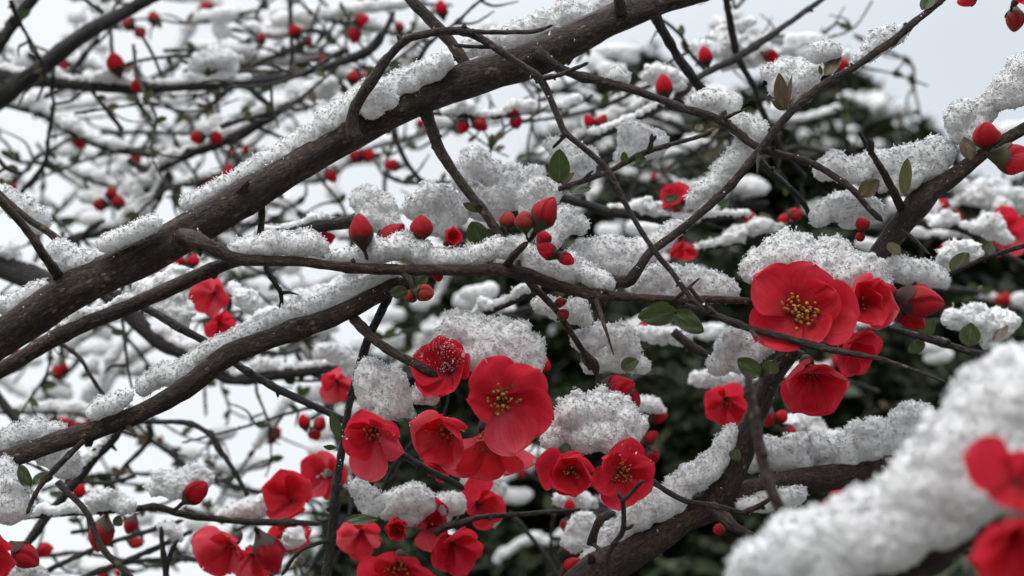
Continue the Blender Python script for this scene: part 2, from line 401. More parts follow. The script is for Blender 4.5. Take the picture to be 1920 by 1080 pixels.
def snow(label, blobs, d, name='snow_clump', group=None, vox_px=4.5, grains=1.0, chain=True, seed=None, amp=1.0, world=None, fr=1.0):
    rng = np.random.default_rng(len(SNOW_LOG) * 7 + 3 if seed is None else seed)
    if world is None:
        cs, rs = [], []
        bl = [(b_ + (0,))[:4] for b_ in blobs]
        for i, (x, y, r, dd) in enumerate(bl):
            nxt = bl[i + 1] if chain and i + 1 < len(bl) else None
            k = 1
            if nxt: k = max(1, int(math.hypot(nxt[0] - x, nxt[1] - y) / (0.55 * max(min(r, nxt[2]), 4))))
            k = min(k, 14)
            for j in range(k):
                u = j / k; q = [a + (b2 - a) * u for a, b2 in zip((x, y, r, dd), nxt)] if nxt else [x, y, r, dd]
                jr = q[2] * (0.15 if name == 'snow_mound' and d < 0.4 else 0.22)
                cs.append(P(q[0] + rng.normal(0, jr), q[1] + rng.normal(0, jr), d + q[3] / 1000 + rng.normal(0, jr) * PX * d))
                rs.append(q[2] * PX * d * (rng.uniform(0.9, 1.06) if name == 'snow_mound' else rng.uniform(0.72, 1.12)))
        x0 = sum(b_[0] for b_ in bl) / len(bl); y0 = sum(b_[1] for b_ in bl) / len(bl)
    else:
        cs, rs, x0, y0 = world
    c0, r0 = np.asarray(cs, float), np.asarray(rs, float)
    near_ = grains > 0.5
    ex, er = [c0 - np.array((0, 0, 0.12)) * r0[:, None]], [r0 * (0.88 if near_ else 0.36)]
    for k in range(34 if near_ else 24):                          # ragged lumps heaped round each core
        dv = rng.standard_normal(c0.shape); dv /= np.linalg.norm(dv, axis=1)[:, None]
        f = rng.uniform(0.06, 0.20, len(r0)) * (1.6 if d < 0.4 else 1) * np.minimum(1, 26 * PX * d / r0) if near_ else rng.uniform(0.12, 0.36, len(r0)); tall = near_ and k >= 24                                   # the last ones stand up raggedly on the upper side
        if tall: dv[:, 2] = np.abs(dv[:, 2]) + 0.3; dv /= np.linalg.norm(dv, axis=1)[:, None]
        dv *= np.array((1, 1, 1)) if near_ else np.array((1.25, 0.8, 0.7))
        ex.append(c0 + dv * (r0 * (rng.uniform(0.86 if tall else 0.7, 1.0, len(r0)) if near_ else rng.uniform(0.3, 1.15, len(r0))) * (1.06 if tall else (1.0 - f * 0.85) if near_ else (1.04 - f * 0.7)))[:, None]); er.append(r0 * f)
    cs2, rs2 = np.concatenate(ex), np.concatenate(er)
    V, Nn, Q, vox = snow_body(cs2, rs2, vox_px * PX * d, rng, amp * (0.55 if near_ else 1.7))
    org = np.asarray(cs).mean(0)
    TV = TT = None
    Vs, Ts = [V], []
    n0 = len(V)
    if grains > 0 and len(Q):
        A = np.linalg.norm(np.cross(V[Q[:, 2]] - V[Q[:, 0]], V[Q[:, 3]] - V[Q[:, 1]]), axis=1) / 2
        gs = 0.00024 * max(1.0, d / 0.6)                                # crystal size in metres
        cnt = min(int(A.sum() / (gs * 2.1)**2 * 0.42 * grains), 70000)
        f = rng.choice(len(Q), cnt, p=A / A.sum())
        uv = rng.random((cnt, 2))
        p = (V[Q[f, 0]] * ((1 - uv[:, :1]) * (1 - uv[:, 1:])) + V[Q[f, 1]] * (uv[:, :1] * (1 - uv[:, 1:])) + V[Q[f, 2]] * (uv[:, :1] * uv[:, 1:]) + V[Q[f, 3]] * ((1 - uv[:, :1]) * uv[:, 1:]))
        nn = Nn[Q[f, 0]]
        fluff = np.clip(nn[:, 2] * 0.6 + 0.6, 0.25, 1.0)
        p = p + nn * (rng.exponential(gs * 0.9, cnt) * fluff)[:, None]
        v, t_ = crystals(p, gs * rng.lognormal(0, 0.35, cnt), rng); Vs.append(v); Ts.append(t_ + n0); n0 += len(v)
        nf = int(cnt * 0.36 * fr)                                        # fringes: short chains of crystals standing off
        if nf:
            sel = rng.choice(cnt, nf, p=fluff**2 / (fluff**2).sum())
            dirn = nn[sel] + rng.normal(0, 0.8, (nf, 3)); dirn /= np.linalg.norm(dirn, axis=1)[:, None]
            base = p[sel]; ln = 1 + rng.geometric(0.5, nf)
            for k in range(7):
                ok = ln > k
                base = base + dirn * gs * 1.15; dirn = dirn + rng.normal(0, 0.8, dirn.shape); dirn /= np.linalg.norm(dirn, axis=1)[:, None]
                if ok.any():
                    v, t_ = crystals(base[ok], gs * rng.lognormal(-0.05, 0.3, ok.sum()), rng); Vs.append(v); Ts.append(t_ + n0); n0 += len(v)
    nt_ = sum(len(t_) for t_ in Ts)
    sm = np.concatenate([np.ones(len(Q), bool), np.ones(nt_, bool)])
    me = np_mesh(name, np.concatenate(Vs) - org, Q, np.concatenate(Ts) if Ts else None, [M['snow']], None, None, sm)
    o = link(name, me, None, org)
    tag(o, label or ('soft pale snow clump at ' + place(x0, y0)), 'snow', group, 'thing')
    SNOW_LOG.append(o); return o

# ------------------------------------------------------------------ branches
BR = {}; TUBES = {}
def leaf_mesh(base, tip, wid, fold, roll, droop, rng, origin):
    ax = tip - base; L = np.linalg.norm(ax); ax /= L
    side = np.cross(ax, -AX_F); side /= np.linalg.norm(side) + 1e-9
    nrm = np.cross(side, ax)
    if np.dot(nrm, -AX_F) < 0: nrm = -nrm
    side, nrm = side * math.cos(roll) + nrm * math.sin(roll), nrm * math.cos(roll) - side * math.sin(roll)
    nu, nv = 9, 14
    u, v = np.meshgrid(np.linspace(-1, 1, nu), np.linspace(0, 1, nv))
    hw = wid / 2 * np.sin(np.pi * np.clip(v, 0, 1)**0.85)**0.62
    hw = np.maximum(hw, wid * 0.03)
    z = fold * np.abs(u) * hw * 0.8 - droop * L * v**2 + 0.04 * wid * np.sin(u * 5 + v * 7 + rng.uniform(0, 6))
    V = base + ax * (v * L)[..., None] + side * (u * hw)[..., None] + nrm * z[..., None]
    n, k = nv, nu
    i, j = np.meshgrid(np.arange(n - 1), np.arange(k - 1), indexing='ij')
    Q = np.stack([i * k + j, i * k + j + 1, (i + 1) * k + j + 1, (i + 1) * k + j], -1).reshape(-1, 4)
    A = np.stack([u, v, np.full_like(u, rng.uniform(0, 9))], -1).reshape(-1, 3)
    return np_mesh('leaf', V.reshape(-1, 3) - origin, Q, None, None or [], {'pv': A})
def branch(key, label, pts, d0, d1=None, m='bark', seg=10, thorns=(), twigs=(), leaves=(), knots=1.0, group=None, rough=0.06, tip=True, wob=0.045):
    """pts: (x, y, width) or (x, y, width, depth); thorns/twigs: lists of the same; leaves: (x0, y0, x1, y1, width, kind[, roll])"""
    d1 = d0 if d1 is None else d1
    xy = np.array([p[:2] for p in pts], float)
    s = np.concatenate([[0], np.cumsum(np.linalg.norm(np.diff(xy, axis=0), axis=1))]); s /= s[-1]
    dep = [p[3] if len(p) > 3 else d0 + (d1 - d0) * s[i] for i, p in enumerate(pts)]
    W3 = np.array([P(p[0], p[1], dd) for p, dd in zip(pts, dep)])
    rad = np.array([p[2] / 2 * PX * dd for p, dd in zip(pts, dep)])
    rng = np.random.default_rng(sum(map(ord, key)) * 13 + len(pts))
    org = W3[0]
    parts = bool(thorns or twigs or leaves)
    acc = Acc(); c, r = tube(acc, W3, rad, seg, rough, tip, wob, knots, rng)
    me = acc.mesh('branch_wood', M[m], org)
    mid = pts[len(pts) // 2]
    lab = label or ('thin dark twig at ' + place(mid[0], mid[1]))
    if parts:
        root = empty('branch', org); link('wood', me, root)
    else:
        root = link('branch', me, None, org)
    tag(root, lab, 'branch', group)
    def near_depth(x, y):
        i = np.argmin((xy[:, 0] - x)**2 + (xy[:, 1] - y)**2)
        dl = 1e9; best = dep[i]
        for a in range(len(xy) - 1):
            ab = xy[a + 1] - xy[a]; u = np.clip(np.dot((x, y) - xy[a], ab) / (ab @ ab), 0, 1)
            q = xy[a] + ab * u; e = math.hypot(q[0] - x, q[1] - y)
            if e < dl: dl, best = e, dep[a] + (dep[a + 1] - dep[a]) * u
        return best
    for kind, lst in (('thorn', thorns), ('twig', twigs)):
        for tw in lst:
            a2 = Acc(); dz = near_depth(tw[0][0], tw[0][1])
            dd = [p[3] if len(p) > 3 else dz for p in tw]
            w3 = [P(p[0], p[1], q) for p, q in zip(tw, dd)]
            rr = [p[2] / 2 * PX * q for p, q in zip(tw, dd)]
            tube(a2, w3, rr, 8, 0.05, True, 0.03 if kind == 'thorn' else 0.06, 0.0 if kind == 'thorn' else 0.8, rng)
            link(kind, a2.mesh(kind, M[m], org), root)
    for lf in leaves:
        x0, y0, x1, y1, wd, kd = lf[:6]
        dz = near_depth(x0, y0) if len(lf) < 8 else lf[7]
        roll = lf[6] if len(lf) > 6 else rng.uniform(-0.4, 0.4)
        lm = leaf_mesh(P(x0, y0, dz), P(x1, y1, dz - rng.uniform(-0.004, 0.004)), wd * PX * dz * 1.08, rng.uniform(0.1, 0.35), roll, rng.uniform(-0.08, 0.12), rng, org)
        lm.materials.append(M[kd]); link('leaf', lm, root)
    TUBES[key] = (c, r)
    BR[key] = (xy, np.array([p[2] for p in pts], float), np.array(dep), root)
    return root
def snow_on(key, t0, t1, h, label=None, group=None, vary=0.5, d_off=0.0, vox_px=5.0, grains=1.0, extra=(), name='snow_ridge', seed=None):
    """a ridge of snow lying along a branch; h in pixels of the branch's own depth"""
    xy, wd, dep, _ = BR[key]
    rng = np.random.default_rng(sum(map(ord, key)) * 31 + int(t0 * 100) if seed is None else seed)
    s = np.concatenate([[0], np.cumsum(np.linalg.norm(np.diff(xy, axis=0), axis=1))]); tot = s[-1]
    n = max(4, int((t1 - t0) * tot / max(h * 0.55, 4)))
    n = min(n, 90)
    bl = []; ph = rng.uniform(0, 6.28, 3); dm = 0
    for i in range(n):
        u = t0 + (t1 - t0) * i / (n - 1); q = u * tot
        x, y, w_, dd = (np.interp(q, s, a) for a in (xy[:, 0], xy[:, 1], wd, dep))
        e = min(1, 4 * (i + 0.6) / n, 4 * (n - i - 0.4) / n)
        k = (1 + vary * (0.6 * math.sin(i * 0.55 + ph[0]) + 0.5 * math.sin(i * 0.23 + ph[1])))
        if vary > 0.9: k = 0.2 + 1.5 * max(0, math.sin(i * 0.62 + ph[0] + 0.8 * math.sin(i * 0.31 + ph[1])))**1.5
        k = max(0.2, k) * (0.45 + 0.55 * e)
        r = h * 0.62 * k
        bl.append((x, y - w_ * 0.42 - r * 0.62, r, (dd - dep.mean()) * 1000 + d_off))
    for e in extra: bl.append((*e[:3], d_off))
    mid = bl[n // 2]
    return snow(label or ('ridge of snow lying on a blurred twig at ' + place(mid[0], mid[1])), bl, float(dep.mean()), name, group, vox_px, grains, False, None if seed is None else seed)

def snow_flecks(key, label, per_m=260):
    c, r = TUBES[key]; rng = np.random.default_rng(sum(map(ord, key)))
    L = np.linalg.norm(np.diff(c, axis=0), axis=1); n = int(L.sum() * per_m * (0.5 + r.mean() / 0.006))
    i = rng.choice(len(L), n, p=L / L.sum()); u = rng.random((n, 1))
    p = c[i] * (1 - u) + c[i + 1] * u; t_ = (c[i + 1] - c[i]) / L[i][:, None]
    dv = rng.standard_normal((n, 3)); dv[:, 2] += 1.3; dv[:, 1] -= 0.5; dv -= t_ * (dv * t_).sum(1)[:, None]; dv /= np.linalg.norm(dv, axis=1)[:, None]
    p = p + dv * (r[i] * 1.01)[:, None]
    clump = np.repeat(p, 3, 0) + rng.normal(0, 0.0004, (n * 3, 3)); clump = clump[np.repeat(rng.random(n) < 0.45, 3) | (rng.random(n * 3) < 0.25)]
    v, t2 = crystals(clump, 0.00022 * rng.lognormal(0, 0.5, len(clump)), rng)
    o = link('snow_flecks', np_mesh('snow_flecks', v - c[0], None, t2, [M['snow']], None, None, False), None, c[0])
    tag(o, label, 'snow', None, 'stuff')

def petal_flecks(root, label, n=160, up=0.3):
    rng = np.random.default_rng(len(root.children) + n); pts = []
    for ch in root.children:
        if ch.name.startswith('petal'):
            co = np.empty(len(ch.data.vertices) * 3, np.float32); ch.data.vertices.foreach_get('co', co); pts.append(co.reshape(-1, 3))
    pts = np.concatenate(pts) + np.array(root.location); z = pts[:, 2] - root.location[2]; z = (z - z.min()) / (np.ptp(z) + 1e-9) * 2 - 1
    ok = pts[z > up]
    sel = ok[rng.integers(0, len(ok), 7)]                       # a few wet patches and stray flakes
    p = np.concatenate([sel[rng.integers(0, 7, n)] + rng.normal(0, 0.0016, (n, 3)), ok[rng.integers(0, len(ok), n // 3)]])
    q = np.argmin(((p[:, None] - ok[None])**2).sum(-1), 1); p = p * 0.35 + ok[q] * 0.65 - AX_F * 0.0005
    v, t2 = crystals(p, 0.00024 * rng.lognormal(0, 0.4, len(p)), rng); c = np.array(root.location)
    tag(link('snow_flecks', np_mesh('snow_flecks', v - c, None, t2, [M['snow']], None, None, False), None, c), label, 'snow', None, 'stuff')

# ------------------------------------------------------------------ flowers and buds
def petal_grid(L, W, th0, th1, cup, rng, nu=13, nv=19, twist=0.15, ruff=0.035, r0=0.07):
    v = 1 - (1 - np.linspace(0, 1, nv))**1.5; phi = np.interp(v, [0, 0.15, 0.38, 0.68, 1], [th0 - 1.05, th0 - 0.7, th0 + 0.06, th0 * 0.6 + th1 * 0.4, th1]); phi = np.convolve(np.pad(phi, 1, 'edge'), [0.25, 0.5, 0.25], 'valid')
    ds = np.diff(v) * L
    x = r0 * L + np.concatenate([[0], np.cumsum(np.sin(phi[:-1]) * ds)]); z = np.concatenate([[0], np.cumsum(np.cos(phi[:-1]) * ds)])
    f = np.where(v > 0.60, np.sqrt(np.clip(1 - ((v - 0.60) / 0.40)**2.2, 0, 1)), 0.13 + 0.87 * np.sin(np.pi / 2 * np.clip(v / 0.60, 0, 1)**1.6)); f = np.maximum(f, 0.03)
    hw = W / 2 * f
    u = np.linspace(-1, 1, nu); U, Vv = np.meshgrid(u, v)
    c = max(cup, 0.05)
    lat = hw[:, None] * np.sin(c * U) / c
    inn = hw[:, None] * (1 - np.cos(c * U)) / c + hw[:, None] * U * twist
    ph = rng.uniform(0, 6.28, 5)
    inn += L * ruff * Vv**1.5 * (np.sin(U * 3.1 + ph[0]) + 0.7 * np.sin(U * 6.0 + ph[1] + Vv * 3)) + L * 0.02 * np.sin(Vv * 7 + ph[2])
    inn -= L * 0.10 * rng.uniform(-0.3, 1.0) * np.clip(Vv - 0.78, 0, 1) * 4 * (0.4 + 0.6 * np.cos(U * 1.2))
    notch = 1 - 0.05 * rng.uniform(0, 1.6) * np.exp(-(U / 0.3)**2) * Vv**6 + 0.02 * np.sin(U * 5 + ph[3]) * Vv**4
    X = x[:, None] * notch - np.cos(phi)[:, None] * inn; Z = z[:, None] * notch + np.sin(phi)[:, None] * inn
    G_ = np.stack([X, lat, Z], -1).reshape(-1, 3)
    i, j = np.meshgrid(np.arange(nv - 1), np.arange(nu - 1), indexing='ij')
    Q = np.stack([i * nu + j, (i + 1) * nu + j, (i + 1) * nu + j + 1, i * nu + j + 1], -1).reshape(-1, 4)
    A = np.stack([U, Vv, np.full_like(U, rng.uniform(0, 9))], -1).reshape(-1, 3)
    return G_, Q, A
def basis(zdir, up=None):
    z = np.asarray(zdir, float); z /= np.linalg.norm(z)
    up = AX_U if up is None else up
    y = up - z * np.dot(up, z)
    if np.linalg.norm(y) < 0.05: y = AX_F - z * np.dot(AX_F, z)
    y /= np.linalg.norm(y); x = np.cross(y, z)
    return np.stack([x, y, z], 1)
FLOWERS = 0
def flower(label, x, y, r, d, face, petals=None, th=(78, 50), cup=0.55, m='petal', n=5, roll=90, width=1.10, stamens=32, stalk=None, seed=None, group='red quince flowers', twist=0.20, inner=None):
    """face: direction the flower looks (right, up, towards the viewer); petals: (angle, length, opening offset in degrees)"""
    global FLOWERS; FLOWERS += 1
    rng = np.random.default_rng(FLOWERS * 17 + 1 if seed is None else seed)
    R = r * PX * d; B = basis(cdir(*face)); org = P(x, y, d)
    root = empty('flower', org); tag(root, label, 'flower', group)
    if petals is None: petals = [(roll + k * 360 / n + rng.normal(0, 6), rng.uniform(0.9, 1.08), rng.normal(0, 6)) for k in range(n)]
    for k, pt in enumerate(petals):
        a, l, do = pt[:3]; wsc = pt[3] if len(pt) > 3 else 1.0
        t0, t1 = math.radians(th[0] + do * 0.6), math.radians(th[1] + do)
        G_, Q, A = petal_grid(R * l * 1.10, R * l * width * wsc, t0, t1, cup * rng.uniform(0.8, 1.2), rng, twist=twist)
        G_[:, 2] += R * 0.02 * (k % 2)
        ca, sa = math.cos(math.radians(a)), math.sin(math.radians(a))
        Rz = np.array([(ca, -sa, 0), (sa, ca, 0), (0, 0, 1)])
        V = (G_ @ Rz.T) @ B.T
        mm = m if isinstance(m, str) else m[k % len(m)]
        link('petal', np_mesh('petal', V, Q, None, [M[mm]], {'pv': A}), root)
    if stamens:
        acc = Acc(); an = Acc(); sv = []
        for k in range(stamens):
            a = k * 2.399 + rng.normal(0, 0.5); q = math.sqrt((k + 0.5) / stamens) * rng.uniform(0.7, 1.15)
            sp = q * 0.30 * R; h = R * (0.42 - 0.10 * q + rng.normal(0, 0.05))
            tipp = np.array((math.cos(a) * sp * 1.15, math.sin(a) * sp * 1.15, h))
            basep = np.array((math.cos(a) * R * 0.07, math.sin(a) * R * 0.07, 0.02 * R))
            midp = (tipp + basep) / 2 + np.array((math.cos(a), math.sin(a), 0)) * R * 0.03
            tube(acc, [basep @ B.T, midp @ B.T, tipp @ B.T], [R * 0.011, R * 0.010, R * 0.008], 5, 0.0, False, 0, 0, rng)
            sv.append(tipp @ B.T)
        fil = link('stamen_tuft', acc.mesh('stamen_tuft', M['filament'], np.zeros(3)), root)
        # anthers: bean-shaped pollen heads
        ico = np.array([(math.cos(p_) * math.cos(q_), math.sin(p_) * math.cos(q_), math.sin(q_)) for q_ in (-1.0, -0.35, 0.35, 1.0) for p_ in np.linspace(0, 2 * np.pi, 7, endpoint=False)])
        q_ = np.array([(i * 7 + j, i * 7 + (j + 1) % 7, (i + 1) * 7 + (j + 1) % 7, (i + 1) * 7 + j) for i in range(3) for j in range(7)])
        capt = np.array([(0, (j + 1), j) for j in range(1, 6)] + [(21, 21 + j, 22 + j) for j in range(1, 6)])
        for p_ in sv:
            S_ = R * rng.uniform(0.028, 0.044) * np.array((1, 0.8, 1.35))
            an.add((ico * S_) @ rand_rot(1, rng)[0].T + p_, q_, capt)
        link('anther_heads', an.mesh('anther_heads', M['anther'], np.zeros(3), 'pv'), fil)
    # calyx cup and stalk behind
    acc = Acc()
    zc = -B[:, 2]
    tube(acc, [B[:, 2] * R * 0.06, zc * R * 0.08, zc * R * 0.25, zc * R * 0.40], [R * 0.17, R * 0.185, R * 0.13, R * 0.07], 12, 0.04, True, 0, 0, rng)
    link('calyx', acc.mesh('calyx', M['calyx'], np.zeros(3)), root)
    if stalk:
        acc = Acc(); e = P(*stalk) - org; p0 = zc * R * 0.36
        tube(acc, [p0, p0 * 0.6 + e * 0.4 + zc * R * 0.15, e], [R * 0.07, R * 0.06, R * 0.075], 8, 0.08, True, 0.1, 0.5, rng)
        link('stalk', acc.mesh('stalk', M['bark_red'], np.zeros(3)), root)
    return root
BUDM = {}
def bud_meshes(kind, variant):
    if (kind, variant) in BUDM: return BUDM[kind, variant]
    rng = np.random.default_rng(variant * 5 + len(kind))
    nu, nv = 48, 18
    fat = {'round': 0.46, 'oval': 0.36, 'slim': 0.29}[kind]
    th = np.linspace(0, 2 * np.pi, nu, endpoint=False); v = np.linspace(0, 1, nv)
    T_, V_ = np.meshgrid(th, v)
    prof = fat * np.sin(np.pi * np.clip(V_ * 0.985 + 0.012, 0, 1)**0.78)**0.66
    k = 3 + variant % 2
    saw = ((T_ / (2 * np.pi) * k + V_ * (0.5 + 0.25 * variant)) % 1.0)
    R = prof * (1 + 0.30 * (saw**0.6 - 0.5) * np.clip(V_ * 2, 0, 1)) * (1 + rng.normal(0, 0.008, T_.shape))
    Z = V_ * 1.0 + 0.03 * (saw - 0.5) * V_**3
    X = R * np.cos(T_) + 0.03 * np.sin(V_ * 3); Y = R * np.sin(T_)
    V = np.stack([X, Y, Z], -1).reshape(-1, 3)
    i, j = np.meshgrid(np.arange(nv - 1), np.arange(nu), indexing='ij'); j2 = (j + 1) % nu
    Q = np.stack([i * nu + j, i * nu + j2, (i + 1) * nu + j2, (i + 1) * nu + j], -1).reshape(-1, 4)
    A = np.stack([np.cos(T_), V_, np.sin(T_) + variant], -1).reshape(-1, 3)
    a = (V, Q, A)
    # calyx: a cup with five pointed lobes hugging the base
    nc = 30; tc_ = np.linspace(0, 2 * np.pi, nc, endpoint=False); vv = np.linspace(0, 1, 8)
    T2, V2 = np.meshgrid(tc_, vv)
    lobe = 0.22 + 0.12 * np.abs(np.cos(2.5 * T2))**0.8
    Z2 = -0.22 + V2 * (0.22 + lobe)
    pr = np.where(Z2 > 0, fat * np.sin(np.pi * np.clip(Z2 * 0.985 + 0.012, 0.0, 1)**0.78)**0.66 * 1.06 + 0.012, 0)
    neck = 0.055 + (fat * 0.50) * np.clip((Z2 + 0.22) / 0.28, 0, 1)**1.3
    R2 = np.where(Z2 > 0.02, np.maximum(pr, neck * 0.9), neck)
    V2_ = np.stack([R2 * np.cos(T2), R2 * np.sin(T2), Z2], -1).reshape(-1, 3)
    i, j = np.meshgrid(np.arange(7), np.arange(nc), indexing='ij'); j2 = (j + 1) % nc
    Q2 = np.stack([i * nc + j, i * nc + j2, (i + 1) * nc + j2, (i + 1) * nc + j], -1).reshape(-1, 4)
    BUDM[kind, variant] = (a, (V2_, Q2))
    return BUDM[kind, variant]
BUD_DATA = {}
NB = 0
def bud(label, x, y, ln, ang, d, kind='oval', tz=0.15, m='bud', cal='calyx', group='red quince buds', variant=None, stalk=None):
    """centre at x, y; ln length in pixels; ang image angle of the tip (0 right, 90 up); tz lean towards the viewer"""
    global NB; NB += 1
    variant = NB % 3 if variant is None else variant
    key = (kind, variant, m, cal)
    if key not in BUD_DATA:
        (V, Q, A), (V2, Q2) = bud_meshes(kind, variant)
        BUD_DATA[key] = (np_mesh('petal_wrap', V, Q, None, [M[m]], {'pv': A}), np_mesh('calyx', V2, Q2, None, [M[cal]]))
    a, b_ = BUD_DATA[key]
    zd = cdir(math.cos(math.radians(ang)), math.sin(math.radians(ang)), tz)
    L = ln * PX * d; c = P(x, y, d) - zd * L * 0.5
    root = empty('flower_bud', c)
    Bm = basis(zd, AX_U if abs(math.sin(math.radians(ang))) < 0.9 else AX_R)
    rr = (NB * 1.7) % 6.28; Rz = np.array([(math.cos(rr), -math.sin(rr), 0), (math.sin(rr), math.cos(rr), 0), (0, 0, 1)])
    root.rotation_euler = Matrix((Bm @ Rz).tolist()).to_euler(); root.scale = (L, L, L)
    tag(root, label or ('small blurred red bud at ' + place(x, y)), 'flower bud', group)
    link('petal_wrap', a, root); link('calyx', b_, root)
    if stalk:
        acc = Acc(); p0 = np.array((0, 0, -0.15)); e = (P(*stalk) - c) @ (Bm @ Rz) / L
        tube(acc, [p0, p0 * 0.5 + e * 0.5, e], [0.07, 0.06, 0.07], 8, 0.08, True, 0.1, 0)
        link('stalk', acc.mesh('stalk', M['bark_red'], np.zeros(3)), root)
    return root

# ================================================================== THE SETTING
gv = []; gn_ = 60
gx = np.sign(np.linspace(-1, 1, gn_)) * np.abs(np.linspace(-1, 1, gn_))**3 * 600
GX, GY = np.meshgrid(gx, gx)
GZ = 0.05 * np.sin(GX * 1.3 + 0.4 * GY) + 0.04 * np.sin(GY * 1.7 + 1) - 0.05
i, j = np.meshgrid(np.arange(gn_ - 1), np.arange(gn_ - 1), indexing='ij')
Q = np.stack([i * gn_ + j, i * gn_ + j + 1, (i + 1) * gn_ + j + 1, (i + 1) * gn_ + j], -1).reshape(-1, 4)
go = link('ground', np_mesh('ground', np.stack([GX, GY, GZ], -1).reshape(-1, 3), Q, None, [M['ground']]))
tag(go, 'dark garden ground with patchy thin snow', None, None, 'structure')

def conifer(label, ax_, ay_, d, base_r, seed, n_limb=70, droop=0.35, snow_n=22, snow_gr='snow pads on the conifers', snow_ymax=480):
    """apex at pixel ax_, ay_ and depth d; base_r crown radius at the ground"""
    rng = np.random.default_rng(seed)
    apex = P(ax_, ay_, d); H = apex[2]; base = np.array((apex[0], apex[1], -0.05))
    root = empty('conifer', base); tag(root, label, 'conifer tree', 'dark conifers behind the branches')
    acc = Acc()
    tube(acc, [base, base + (0.02, 0.01, H * 0.5), apex], [H * 0.022, H * 0.014, 0.004], 10, 0.06, True, 0.1, 0, rng)
    fol = Acc(); pads = []
    for k in range(n_limb):
        u = 1 - (k + rng.uniform(0, 1)) / n_limb; u = u**1.5
        z = H * (0.10 + 0.88 * (1 - u)) if False else H * (1 - 0.93 * u)
        L = base_r * (0.05 + 0.95 * u**0.6) * rng.uniform(0.72, 1.12)
        a = k * 2.399 + rng.normal(0, 0.3)
        out_ = np.array((math.cos(a), math.sin(a), 0)); side = np.array((-math.sin(a), math.cos(a), 0))
        p0 = base + np.array((0, 0, z + 0.05)); 
        q = np.linspace(0, 1, 6)
        line = p0 + out_ * (q * L)[:, None] + np.array((0, 0, 1)) * (L * (0.22 * q - droop * 1.6 * q**2))[:, None]
        tube(acc, line, np.linspace(0.012, 0.003, 6) * (0.5 + u), 6, 0.06, True, 0.1, 0, rng)
        ns = int(50 + 260 * L)
        for s_ in range(ns):
            f = rng.uniform(0.12, 1.03)**0.75; c = np.array([np.interp(f, q, line[:, i_]) for i_ in range(3)])
            wd = L * 0.30 * (1 - 0.65 * f) + 0.02
            c = c + side * rng.normal(0, wd * 0.6) + np.array((0, 0, rng.normal(-0.012, 0.022)))
            nb = 7
            dv = out_ * rng.uniform(0.3, 1.0, (nb, 1)) + side * rng.normal(0, 0.8, (nb, 1)) + np.array((0, 0, 1)) * rng.normal(-0.25, 0.45, (nb, 1))
            dv /= np.linalg.norm(dv, axis=1)[:, None]
            ln = rng.uniform(0.022, 0.06, nb)[:, None]; 
            sd = np.cross(dv, rng.standard_normal((nb, 3))); sd /= np.linalg.norm(sd, axis=1)[:, None]
            wd2 = rng.uniform(0.004, 0.009, nb)[:, None]
            V = np.stack([c - sd * wd2, c + dv * ln * 0.5 + sd * wd2 * 1.3, c + dv * ln, c + dv * ln * 0.45 - sd * wd2 * 1.2], 1).reshape(-1, 3)
            fol.add(V, np.arange(nb * 4).reshape(-1, 4))
        pads.append((line, L, side, u))
    link('trunk', acc.mesh('trunk', M['bark_far'], base), root)
    link('crown', fol.mesh('crown', M['needle'], base, 'bark', False), root)
    # snow lying on the outer limbs that are in view
    cand = []
    for line, L, side, u in pads:
        c = line[4]; v = c - CAM; dd = v @ AX_F
        x = 960 + (v @ AX_R) / (PX * dd); y = 540 - (v @ AX_U) / (PX * dd)
        if L > 0.13 and -50 < x < 1970 and -40 < y < snow_ymax and dd < d + 0.15: cand.append((line, L, side, x, y, dd))
    rng.shuffle(cand) if False else None
    for line, L, side, x, y, dd in cand[:snow_n]:
        cs, rs = [], []; q = np.linspace(0, 1, 6)
        for f in np.linspace(0.35, 0.98, 7):
            c = np.array([np.interp(f, q, line[:, i_]) for i_ in range(3)])
            r = min(0.032, L * 0.10) * (1.1 - 0.5 * abs(f - 0.65)) * rng.uniform(0.65, 1.1)
            for s_ in (-1, 0, 1):
                
                if rng.random() < 0.25: continue
                cs.append(c + side * s_ * r * rng.uniform(0.8, 1.9) + np.array((0, 0, r * 0.3 - 0.012 * abs(s_) + rng.normal(0, 0.008)))); rs.append(r * rng.uniform(0.45, 0.9))
        snow('snow load on a conifer limb at ' + place(x, y), None, dd, 'snow_pad', snow_gr, 3.0, 0.0, world=(cs, rs, x, y))
    return root
conifer('dark green conifer with snow pads behind the twigs on the right, topped by open sky', 1510, 165, 2.6, 1.3, 3, 110, snow_n=14)
conifer('farther snowy conifer rising behind the top end of the thickest bough', 1190, 120, 4.4, 1.5, 31, 90, snow_n=60)
conifer('lower dark conifer with snowy limbs beside the right edge of the photo', 1960, 370, 3.1, 1.15, 8, 90, snow_n=12, snow_ymax=650)
conifer('dark conifer with drooping limbs behind the red flower cluster in the middle', 930, 430, 2.3, 0.85, 14, 90, snow_n=6, snow_ymax=700)
conifer('short dark conifer filling the gap under the lower bough on the right', 1480, 480, 2.1, 0.95, 21, 90, snow_n=4, snow_ymax=700)

for lab, bl, d in (('broad snow pad on the crown of the conifer beside the open sky', [(1535, 205, 22), (1570, 196, 30), (1610, 200, 34), (1650, 208, 30), (1680, 222, 18)], 2.42), ('slanting snow pad on the conifer just below its broad top pad', [(1530, 285, 14), (1560, 268, 22), (1585, 252, 20)], 2.36),
                   ('small snow pad high on the left side of that conifer', [(1470, 200, 18), (1495, 190, 22), (1515, 205, 16)], 2.4), ('snow pad at the right edge of the conifer above the forked branch', [(1640, 262, 16), (1665, 255, 18), (1690, 268, 14)], 2.4)):
    snow(lab, bl, d, 'snow_pad', 'snow pads on the conifers', 2.6, 0.0)

